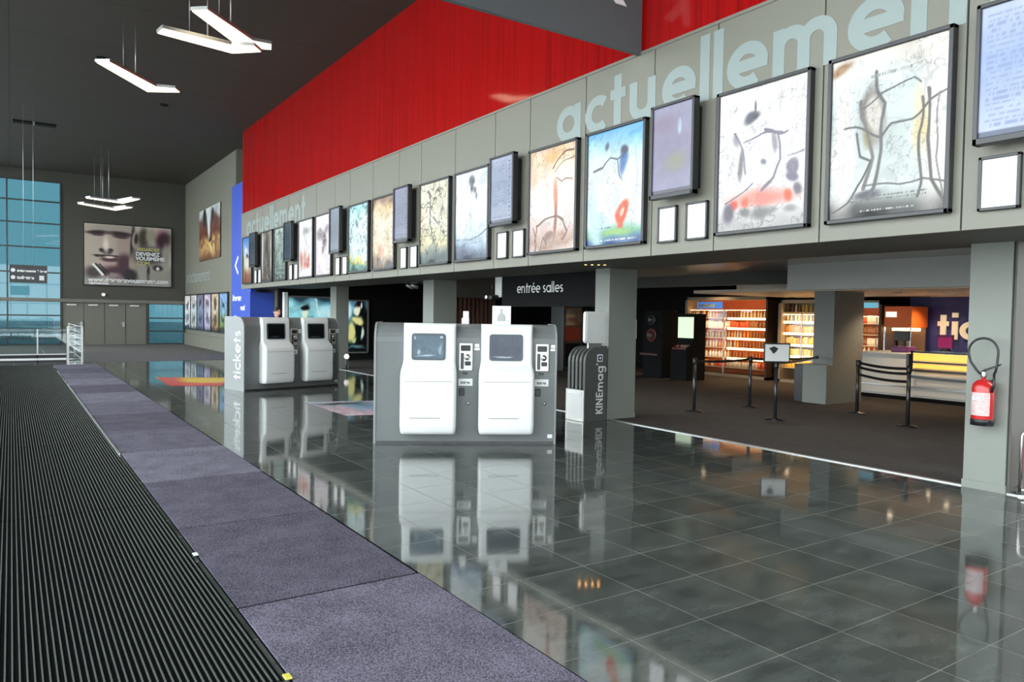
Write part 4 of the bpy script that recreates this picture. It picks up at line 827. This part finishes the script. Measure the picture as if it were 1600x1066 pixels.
MB().box(.05, .8, -.15, 0, .7, .76).build('shelf', dr, t)

# ------------------------------------------------------------------ queue posts and belts
def post(loc, label, belts=(), z=1.08):
    t = thing('queue_post', label, 'queue post', loc, 0, 'black queue posts with belts')
    MB().lathe([(.17, 0), (.17, .015), (.15, .03), (.04, .05), (.03, .06)], n=24).build('base', M['black'], t)
    MB().lathe([(.034, .05), (.034, z-.12)], n=16).build('pole', mat('post_pole', (.07, .07, .075), .3, .7, noise=.05) if 'post_pole' not in bpy.data.materials else bpy.data.materials['post_pole'], t)
    MB().lathe([(.04, z-.12), (.045, z-.1), (.045, z-.01), (.034, z), (0, z)], n=16).build('head', M['black'], t)
    for (x1, y1, z0) in belts:
        dx, dy = x1-loc[0], y1-loc[1]; n = 8; L = math.hypot(dx, dy); dx *= 1-.05/L; dy *= 1-.05/L; sag = .03
        rings = []
        for i in range(n+1):
            f = i/n; zz = z0-sag*4*f*(1-f); px, py = dx*f, dy*f; nx, ny = -dy/L*.003, dx/L*.003
            rings.append([(px+nx, py+ny, zz-.025), (px-nx, py-ny, zz-.025), (px-nx, py-ny, zz+.025), (px+nx, py+ny, zz+.025)])
        MB().loft(rings, smooth=False).build('belt', M['black'], t)
    return t
post((11.25, 10.2, 0), 'queue post nearest the magazine rack', [(12.91, 10.17, 1.02)])
post((12.91, 10.17, 0), 'queue post directly in front of the beige cabinet, belt on both sides', [(15.1, 10.0, 1.03)])
p3_ = post((11.7, 8.64, 0), 'queue post carrying a white framed notice', [(14.9, 9.9, 1.06)])
MB().bevbox(-.24, .24, -.03, .0, 1.07, 1.43, .01).build('notice_frame', M['black'], p3_, None, (0, 0, math.radians(-38)))
nt_ = [c for c in C.objects if c.name.startswith('notice_frame') and c.parent == p3_][0]
MB().box(-.215, .215, -.034, -.03, 1.095, 1.405).build('sheet', M['whitep'], nt_); MB().prism([(-.15, 1.33), (-.06, 1.37), (.02, 1.33), (-.02, 1.27), (-.07, 1.23), (-.1, 1.28)], -.038, -.034, 'y').build('pictogram', M['black'], nt_)
post((14.04, 8.45, 0), 'queue post in front of the left half of the bar counter', [(13.09, 6.93, 1.03), (13.09, 6.93, .94), (13.09, 6.93, .80)])
p5 = post((13.09, 6.93, 0), 'queue post nearest the right pillar, with a card holder on top', [(13.4, 4.9, .90)])
MB().bevbox(-.07, .07, -.03, .03, 1.08, 1.3, .01).build('card_holder', M['frame'], p5)

# ------------------------------------------------------------------ fire extinguishers
def extinguisher(name, label, loc, rz=R90, hang=True):
    t = thing(name, label, 'fire extinguisher', loc, rz); Q = 1.32 if hang else 1.0
    MB().lathe([(.0, -.005), (.075*Q, 0), (.082*Q, .02), (.082*Q, .37), (.075*Q, .42), (.05*Q, .455), (.022, .47), (.02, .5)], n=28).build('cylinder', M['extred'], t)
    MB().lathe([(.079*Q, -.03), (.085*Q, -.03), (.085*Q, .035), (.083*Q, .04)], n=28).build('base_ring', M['black'], t)
    lb = MB()
    n = 12; R_ = .0835*Q
    for k in range(n):
        a0, a1 = (math.radians(-150+k*120/n) for k in (k, k+1))
        lb.add([(R_*math.cos(a0), R_*math.sin(a0), .08), (R_*math.cos(a1), R_*math.sin(a1), .08), (R_*math.cos(a1), R_*math.sin(a1), .33), (R_*math.cos(a0), R_*math.sin(a0), .33)], [(0,1,2,3)], 0, True)
    l = lb.build('label', mat('printed_label_pink', (.75, .5, .5), .4, noise=.5, nscale=45) if 'printed_label_pink' not in bpy.data.materials else bpy.data.materials['printed_label_pink'], t)
    put_mesh('lettering', font_text('EAU', .06, .001, bold=.002), M['whitep'], l, (-.055, -.088*Q, .25)); put_mesh('lettering', font_text('EXTINCTEUR', .018, .001), M['whitep'], l, (-.055, -.088*Q, .2))
    MB().lathe([(.025, .49), (.03, .5), (.03, .55), (.02, .57)], n=14).build('valve', M['chrome'], t)
    MB().prism([(0, 0), (.16, .08), (.17, .10), (.0, .03)], -.012, .012, 'y').build('lever', M['black'], t, (.0, 0, .55))
    if hang:
        pts = [(-.02, -.03, .53), (-.06, -.03, .57), (-.125, -.03, .66)]+[(.0+.15*math.cos(math.radians(a)), -.03, .77+.15*math.sin(math.radians(a))) for a in range(190, -20, -15)]+[(.14, -.03, .62), (.125, -.04, .53)]
        MB().tube(pts, .013, 8).build('hose', M['black'], t)
        MB().tube([(.125, -.04, .55), (.12, -.04, .42), (.1, -.04, .34)], [.016, .014, .02], 8).build('nozzle', M['black'], t)
        MB().box(-.05, .05, .075, .14, .12, .46).build('bracket', M['black'], t)
    return t
extinguisher('fire_extinguisher', 'red fire extinguisher with looped black hose hung on the right pillar', (8.81, 3.85, .77))
t = thing('extinguisher_stand', 'chrome hoop stand at the right edge of the photo', 'stand', (9.2, 3.40, 0), math.radians(-60))
hp = [(-.2, 0, 0), (-.2, 0, .62)]+[(-.2+.07-.07*math.cos(math.radians(a)), 0, .62+.07*math.sin(math.radians(a))) for a in range(15, 91, 15)]+[(.13, 0, .69)]+[(.13+.07*math.sin(math.radians(a)), 0, .62+.07*math.cos(math.radians(a))) for a in range(15, 91, 15)]+[(.2, 0, 0)]
MB().tube(hp, .018, 10).build('hoop', M['chrome'], t); MB().box(-.24, .24, -.16, .16, 0, .02).build('foot', M['chrome'], t); MB().box(-.2, .2, -.1, .1, .06, .075).build('shelf', M['chrome'], t)
extinguisher('fire_extinguisher', 'red fire extinguisher standing on the chrome hoop stand', (9.19, 3.44, .11), math.radians(-60), False)

# ------------------------------------------------------------------ mats on the floor
mcol = [((.055, .05, .07), (.23, .21, .27)), ((.045, .041, .058), (.175, .16, .205)), ((.042, .038, .054), (.165, .15, .195)), ((.075, .07, .092), (.25, .235, .29)), ((.058, .053, .072), (.20, .185, .235)), ((.045, .041, .056), (.15, .138, .178))]
mm = [carpet_mat(f'purple_grey_carpet_{i}', a, c, 110) for i, (a, c) in enumerate(mcol)]
order = [0, 2, 1, 3, 4, 5, 4, 3, 5, 3, 4, 5, 4]
ordn = ['nearest', 'second', 'third', 'fourth', 'fifth', 'sixth', 'seventh', 'eighth', 'ninth', 'tenth', 'eleventh', 'twelfth', 'farthest']
for k in range(13):
    o = MB().bevbox(1.16, 2.39+(.01 if k % 3 == 0 else 0), 2.73+1.985*k+.013, 2.73+1.985*(k+1)-.013, 0, .012, .004).build('carpet_mat', mm[order[k]]); MB().box(1.152, 2.412, 2.73+1.985*k, 2.73+1.985*(k+1), 0, .005).build('rubber_edging', M['rubber'], o); tag(o, f'{ordn[k]} purple-grey carpet mat of the strip, counted from the camera', 'mat', 'purple-grey carpet mats in a strip')
ro = ['nearest', 'second', 'third', 'fourth', 'fifth', 'sixth', 'farthest']
ys = [-.3, 3.66, 7.7, 11.7, 15.7, 19.7, 23.7, 28.6]
for k in range(7):
    x = XL+.08; pts = [(x, 0)]
    rb = MB(); rb.box(XL+.06, 1.12, ys[k]+.012, ys[k+1]-.012, 0, .008, 0)
    while x < 1.11:
        rb.prism([(x, .006), (x+.002, .016), (x+.008, .016), (x+.010, .006)], ys[k]+.012, ys[k+1]-.012, 'y', 1); x += .0315
    o = rb.build('ribbed_mat', [M['rubber'], M['rib']]); tag(o, f'{ro[k]} dark ribbed entrance mat beside the glass, counted from the camera', 'mat', 'ribbed entrance mats')
for i, (x, y, lab) in enumerate(((1.14, 3.66, 'small yellow tab at the ribbed mat seam nearest the camera'), (1.14, 5.9, 'tiny white tab at the ribbed mat edge'))):
    tag(MB().bevbox(x-.018, x+.018, y-.03, y+.03, .02, .03, .003).build('mat_tab', mat('tab_'+str(i), (.7, .62, .1) if i == 0 else (.8, .8, .8), .5, noise=.05)), lab, 'tab')
# printed floor pictures
def floor_print(label, quad, spec, seed):
    n = 40; img = srgb(art(spec, n, n, 1, seed)); q = [np.array(p) for p in quad]
    us = np.linspace(0, 1, n); U, V = np.meshgrid(us, us)
    o = grid_art('floor_sticker', 1, 1, img, M['floorart'])
    P = q[0]*((1-U)*(1-V))[..., None]+q[1]*(U*(1-V))[..., None]+q[2]*(U*V)[..., None]+q[3]*((1-U)*V)[..., None]
    co = np.concatenate([P.reshape(-1, 2), np.full((n*n, 1), .003)], 1).astype(np.float32); o.data.vertices.foreach_set('co', co.ravel()); o.data.update(); tag(o, label, 'floor sticker')
floor_print('red and yellow floor sticker left of the far ticket machine', [(3.22, 19.7), (4.35, 19.3), (5.0, 21.6), (3.3, 22.5)], dict(base=[(0, (.85, .3, .3)), (.35, (.88, .35, .3)), (.5, (.92, .75, .2)), (.9, (.9, .72, .15)), (1, (.85, .5, .3))], var=.12, blobs=[(.15, .6, .2, .5, (.85, .35, .33), .5), (.7, .6, .35, .3, (.93, .8, .25), .5)], marble=[mar(7, .05, .4, (.9, .85, .7), 0, 1)]), 301)
floor_print('pale pink and blue floor sticker left of the near ticket machine', [(5.0, 12.75), (5.75, 12.6), (6.5, 14.7), (5.0, 15.1)], dict(base=[(0, (.9, .82, .85)), (.4, (.85, .75, .8)), (1, (.7, .75, .8))], var=.2, warp=2, blobs=[(.65, .6, .25, .25, (.45, .65, .75), .6), (.4, .85, .3, .06, (.08, .08, .1), .4), (.6, .75, .2, .03, (.1, .1, .12), .4)], marble=[mar(7, .06, .7, (.85, .5, .6), 0, 1)]), 302)

# ------------------------------------------------------------------ balustrade and railing at the far end
t = thing('balustrade', 'low glass balustrade with dark and white rails across the far left', 'balustrade', (XL+.05, 29.66, 0))
w = 1.57-XL-.05
MB().box(0, w, 0, .08, 0, .10).build('lower_rail', M['black'], t); MB().box(0, w, -.01, .09, .10, .17).build('white_rail', M['whitep'], t); MB().box(0, w, 0, .08, .17, .28).build('upper_rail', M['black'], t); MB().box(0, w, -.01, .09, .28, .31).build('white_cap', M['whitep'], t)
MB().box(2.27, 2.31, .0, .06, 0, 1.15).build('post', M['alu'], t); MB().box(0, w, .03, .045, .31, 1.15).build('glass_panel', M['railglass'], t)
t = thing('railing', 'steel barred railing running away at the end of the purple mats', 'railing', (1.62, 29.66, 0))
MB().box(0, .42, 0, .05, 0, 1.22).build('end_panel', M['railglass'], t)
for (x, y) in ((0, 0), (.42, 0), (.42, 3.5), (.42, 7.0)): MB().box(x-.03, x+.03, y-.03, y+.03, 0, 1.25).build('post', M['silver'], t)
for z in (.12, .35, .58, .8, 1.02, 1.22): MB().tube([(0, 0, z), (.42, 0, z), (.42, 7.0, z)], .022, 8).build('bar', M['alu'], t)
t = thing('guide_sign', 'dark hanging guide sign in front of the tinted glazing', 'sign', (-.03, 30, 2.70))
MB().box(0, 1.07, 0, .06, 0, .60).build('board', M['frame'], t)
for i, tx in enumerate(('évènements & bars', 'toilettes')):
    z = .37-.24*i; MB().lathe([(.065, -.006), (.065, 0)], (.1, 0, z+.05), 16, axis='y').build('arrow_disc', M['whitep'], t); put_mesh('lettering', font_text(tx, .145 if i else .11, .003, bold=.006), M['whitep'], t, (.21, -.005, z))
MB().box(.84, .98, -.008, 0, .1, .26).build('pictogram', M['counter'], t)
for x in (.4, .68): MB().tube([(x, .03, .6), (x, .03, CEIL-2.70)], .006, 6).build('cable', M['alu'], t)
t = thing('air_vent', 'dark slot vent in the ceiling above the guide sign', 'vent', (.1, 33.0, CEIL-.0))
MB().box(0, 1.35, 0, .4, -.05, .0).build('slot', M['dark'], t); MB().box(.62, .68, -.02, .42, -.06, .0).build('divider', M['alu'], t)
for i, (x, y, lab) in enumerate(((2.1, 23.5, 'tiny dark ceiling fitting nearer the glass'), (4.3, 27.5, 'tiny dark ceiling fitting nearer the red wall'))):
    tag(MB().lathe([(.13, 0), (.12, -.04), (.0, -.05)], n=18).build('smoke_detector', M['dark'], None, (x, y, CEIL)), lab, 'smoke detector')

# ------------------------------------------------------------------ boomerang pendant lights
def boomerang(A, V, B, z, label, wd=.5, hook=None):
    A, V, B = Vector((*A, 0)), Vector((*V, 0)), Vector((*B, 0)); t = thing('boomerang_light', label, 'pendant light', (V.x, V.y, z), 0, 'boomerang pendant lights')
    A -= V; B -= V; d1 = A.normalized(); d2 = B.normalized(); bis = (d1+d2).normalized()
    k = wd/2/max(.3, math.sin(math.acos(max(-1, min(1, d1.dot(bis))))))
    n1 = Vector((-d1.y, d1.x, 0)); n2 = Vector((-d2.y, d2.x, 0))
    if n1.dot(bis) < 0: n1 = -n1
    if n2.dot(bis) < 0: n2 = -n2
    tw = .7
    out = [A-n1*wd/2*tw, -bis*k, B-n2*wd/2*tw, B+n2*wd/2*tw, bis*k, A+n1*wd/2*tw]
    MB().prism([(p.x, p.y) for p in out], .012, .075, 'z').build('housing', M['alu'], t)
    inn = [A*.985-n1*wd/2*tw*.86, -bis*k*.86, B*.985-n2*wd/2*tw*.86, B*.985+n2*wd/2*tw*.86, bis*k*.86, A*.985+n1*wd/2*tw*.86]
    MB().prism([(p.x, p.y) for p in inn], -.004, .014, 'z').build('diffuser', M['lampw'], t)
    for p in (A*.35,) : MB().tube([(p.x, p.y, .07), (p.x, p.y, CEIL-z-.001)], .013, 6).build('suspension', M['alu'], t)
    MB().tube([(A.x*.6, A.y*.6, .07), (A.x*.6, A.y*.6, CEIL-z-.001)], .005, 6).build('cable', M['alu'], t)
boomerang((1.75, 19.40), (3.00, 21.02), (3.56, 20.71), 7.45, 'boomerang pendant light hanging alone, left of the overlapping pair')
boomerang((2.94, 14.99), (4.12, 16.27), (4.61, 16.13), 7.45, 'nearest boomerang pendant light, right one of the overlapping pair')
boomerang((2.39, 15.82), (3.78, 16.03), (4.21, 15.69), 7.2, 'boomerang pendant light whose tip overlaps the nearest one from the left')
boomerang((2.7, 35.97), (3.95, 36.52), (4.39, 34.89), 6.5, 'upper of the two far boomerang pendant lights above the sepia poster')
boomerang((2.59, 38.14), (4.01, 39.26), (4.49, 37.92), 6.5, 'lower of the two far boomerang pendant lights above the sepia poster')

# ------------------------------------------------------------------ downlights
def downlight(loc, label, col, grp, watt=0, r=.075, rim=.02, m='spot'):
    t = thing('downlight', label, 'downlight', loc, 0, grp)
    MB().lathe([(r*1.3, 0), (r*1.3, -rim), (r, -rim), (r, -.002)], n=18).build('rim', M['alu'] if m == 'spot' else M['black'], t)
    MB().lathe([(r*.98, -.004), (.0, -.004)], n=18).build('lamp', M[m], t)
    if watt:
        L = bpy.data.lights.new('downlight_lamp', 'SPOT'); L.energy = watt; L.color = col; L.spot_size = 2.2; L.spot_blend = .8; L.shadow_soft_size = .07
        o = bpy.data.objects.new('lamp_light', L); C.objects.link(o); o.parent = t; o.location = (0, 0, -rim-.02)
for i, (x, y) in enumerate(((8.08, 9.80), (8.165, 9.735), (8.255, 9.67), (8.34, 9.61))):
    downlight((x, y, 2.74), 'one of four tiny orange halogens under the soffit mirrored in the floor', (1, .6, .3), 'orange halogens under the soffit', 0, .024, .005, 'lampo')
for i, (x, y, lab) in enumerate(((16.4, 9.0, 'shop downlight nearest the pillar, largest of the three'), (19.25, 9.6, 'shop downlight just above the left edge of the navy wall'), (18.5, 8.8, 'shop downlight above the letters on the navy wall'))):
    downlight((x, y, 2.52), lab, (1, .74, .48), 'downlights in the shop ceiling', 110)
for i, (x, y, lab) in enumerate(((18.5, 16.3, 'downlight in front of the beige drinks cabinet'), (18.5, 13.2, 'downlight in front of the golden snack cabinet'))):
    downlight((x, y, 3.12 if y > 14 else 2.52), lab, (1, .66, .36), 'downlights before the cabinets', 130)
for i, (x, y, lab) in enumerate(((11.5, 6.2, 'added foyer fill light behind the right pillar'), (12.0, 9.2, 'added foyer fill light above the queue posts'), (12.0, 13.0, 'added foyer fill light beyond the magazine rack'), (12.0, 17.0, 'added foyer fill light behind the entrée salles board'), (11.0, 24.0, 'added foyer fill light before the far posters'))):
    downlight((x, y, 3.12), lab, (1, .88, .74), 'added foyer fill lights', 70 if y < 15 else 25, .075, .09)  # unseen fill lamps added to brighten the foyer, hidden behind the soffit lip
# ------------------------------------------------------------------ person behind the far ticket machine
def person(loc, rz):
    t = thing('person', 'dark haired person standing behind the far ticket machine, only the head showing', 'person', loc, rz)
    me = bpy.data.meshes.new('body')
    J = [((0,0,1.02),.16,.11), ((0,0,1.22),.145,.10), ((0,0,1.42),.17,.11), ((0,0,1.55),.12,.09), ((0,-.01,1.63),.058,.058), ((0,-.02,1.70),.055,.06),
         ((.19,0,1.52),.06,.06), ((.24,.02,1.25),.045,.045), ((.25,-.04,1.0),.034,.034), ((.25,-.07,.88),.03,.018),
         ((-.19,0,1.52),.06,.06), ((-.24,.02,1.25),.045,.045), ((-.25,-.04,1.0),.034,.034), ((-.25,-.07,.88),.03,.018),
         ((.1,0,.92),.095,.1), ((.11,-.01,.52),.06,.065), ((.11,.02,.1),.042,.045), ((.12,-.1,.04),.04,.035), ((-.1,0,.92),.095,.1), ((-.11,-.01,.52),.06,.065), ((-.11,.02,.1),.042,.045), ((-.12,-.1,.04),.04,.035)]
    E_ = [(0,1),(1,2),(2,3),(3,4),(4,5),(3,6),(6,7),(7,8),(8,9),(3,10),(10,11),(11,12),(12,13),(0,14),(14,15),(15,16),(16,17),(0,18),(18,19),(19,20),(20,21)]
    me.from_pydata([j[0] for j in J], E_, []); o = bpy.data.objects.new('body', me); C.objects.link(o)
    sk_ = o.modifiers.new('skin', 'SKIN'); o.modifiers.new('sub', 'SUBSURF').levels = 2
    for i, j in enumerate(J): me.skin_vertices[0].data[i].radius = (j[1], j[2])
    me.skin_vertices[0].data[0].use_root = True
    m2 = bpy.data.meshes.new_from_object(o.evaluated_get(bpy.context.evaluated_depsgraph_get())); bpy.data.objects.remove(o)
    # the head joins the same surface object: ellipsoid rings with brow, nose and chin
    mb = MB(); mb.v = [tuple(v.co) for v in m2.vertices]; mb.f = [tuple(p.vertices) for p in m2.polygons]
    mb.mi = [(0 if (p.center.z > 1.6 or (abs(p.center.x) > .2 and p.center.z < 1.05)) else (2 if p.center.z < .98 else 1)) for p in m2.polygons]; mb.sm = [True]*len(mb.f)
    rings = []
    for i in range(15):
        a = PI*i/14; z = 1.80-.125*math.cos(a); r = math.sin(a); jaw = 1-.22*max(0, math.cos(a))**1.0 if i < 7 else 1
        ring = []
        for k in range(24):
            b_ = 2*PI*k/24; x = .075*r*jaw*math.cos(b_); y = -.02+.095*r*math.sin(b_)
            fr_ = max(0, -math.sin(b_))**8
            if fr_ > .3: y -= .026*fr_*math.exp(-((z-1.775)/.022)**2)+.008*fr_*math.exp(-((z-1.735)/.012)**2)
            if .2 < abs(math.cos(b_)) < .55 and math.sin(b_) < 0: y += .010*math.exp(-((z-1.81)/.014)**2)
            ring.append((x, y, z))
        rings.append(ring)
    mb.loft(rings, 0)
    for s_ in (-1, 1): mb.lathe([(0, -.012), (.022, -.01), (.03, 0), (.02, .01), (0, .012)], (s_*.075, -.01, 1.79), 10, 0, 'x')
    body = mb.build('body', [M['skin'], M['cloth'], M['trouser']], t)
    hr = []
    for i in range(9):
        a = PI*.5*i/8; z = 1.825+.112*math.sin(a); r = math.cos(a)
        hr.append([(.084*r*math.cos(2*PI*k/24), -.012+(.104 if math.sin(2*PI*k/24) > -.2 else .094)*r*math.sin(2*PI*k/24), z-(.06*(1-i/8) if math.sin(2*PI*k/24) > .1 else 0)) for k in range(24)])
    MB().loft(hr).build('hair', M['hair'], t)
    for s_ in (-1, 1): MB().lathe([(0, -.008), (.011, 0), (0, .006)], (s_*.03, -.098, 1.812), 10, 0, 'y').build('eye', M['black'], t)
    MB().lathe([(0, -.004), (.022, 0), (0, .004)], (0, -.104, 1.735), 12, 0, 'y').build('mouth', mat('lip', (.35, .1, .09), .5, noise=.05), t).scale = (1, 1, 1)
    return t
person((5.72, 19.45, 0), math.radians(25)).scale = (1.025, 1.025, 1.025)

# ------------------------------------------------------------------ daylight
w = bpy.data.worlds.new('overcast_sky'); S.world = w; w.use_nodes = True; nt = w.node_tree
bg = nt.nodes['Background']; tc = nt.nodes.new('ShaderNodeTexCoord'); sp_ = nt.nodes.new('ShaderNodeSeparateXYZ'); rp = nt.nodes.new('ShaderNodeValToRGB')
nt.links.new(tc.outputs['Generated'], sp_.inputs[0]); nt.links.new(sp_.outputs['Z'], rp.inputs[0]); nt.links.new(rp.outputs[0], bg.inputs[0])
rp.color_ramp.elements[0].color = (.92, .94, .95, 1); rp.color_ramp.elements[1].color = (.86, .93, 1, 1); bg.inputs[1].default_value = 7.6
def portal(loc, rot, sx, sy):
    L = bpy.data.lights.new('facade_portal', 'AREA'); L.shape = 'RECTANGLE'; L.size = sx; L.size_y = sy; L.cycles.is_portal = True
    o = bpy.data.objects.new('facade_portal', L); C.objects.link(o); o.location = loc; o.rotation_euler = rot
portal((XL-.2, 18.1, CEIL/2), (PI/2, 0, -PI/2), 52.2, CEIL)     # faces +X
portal((2.7, -8.35, 3.25), (-PI/2, 0, PI), 8.6, 6.5)
portal((.3, YE+.12, 4.1), (PI/2, 0, PI), 3.7, 8.2)

# ------------------------------------------------------------------ camera
cam = bpy.data.cameras.new('camera'); cam.sensor_width = 36; cam.lens = 36*1163.29/1600; cam.clip_start = .02; cam.clip_end = 300
co = bpy.data.objects.new('camera', cam); C.objects.link(co)
r = Vector((0.82960990, -0.55811214, 0.01607035)); u = Vector((0.00545567, 0.03688372, 0.99930467)); f = Vector((0.55831680, 0.82894538, -0.03364398))
m = Matrix((r, u, -f)).transposed().to_4x4(); m.translation = (0, 0, 1.85); co.matrix_world = m
S.camera = co
S.view_settings.view_transform = 'Standard'; S.view_settings.look = 'None'; S.view_settings.gamma = 1; S.view_settings.use_curve_mapping = False; S.view_settings.exposure = 0
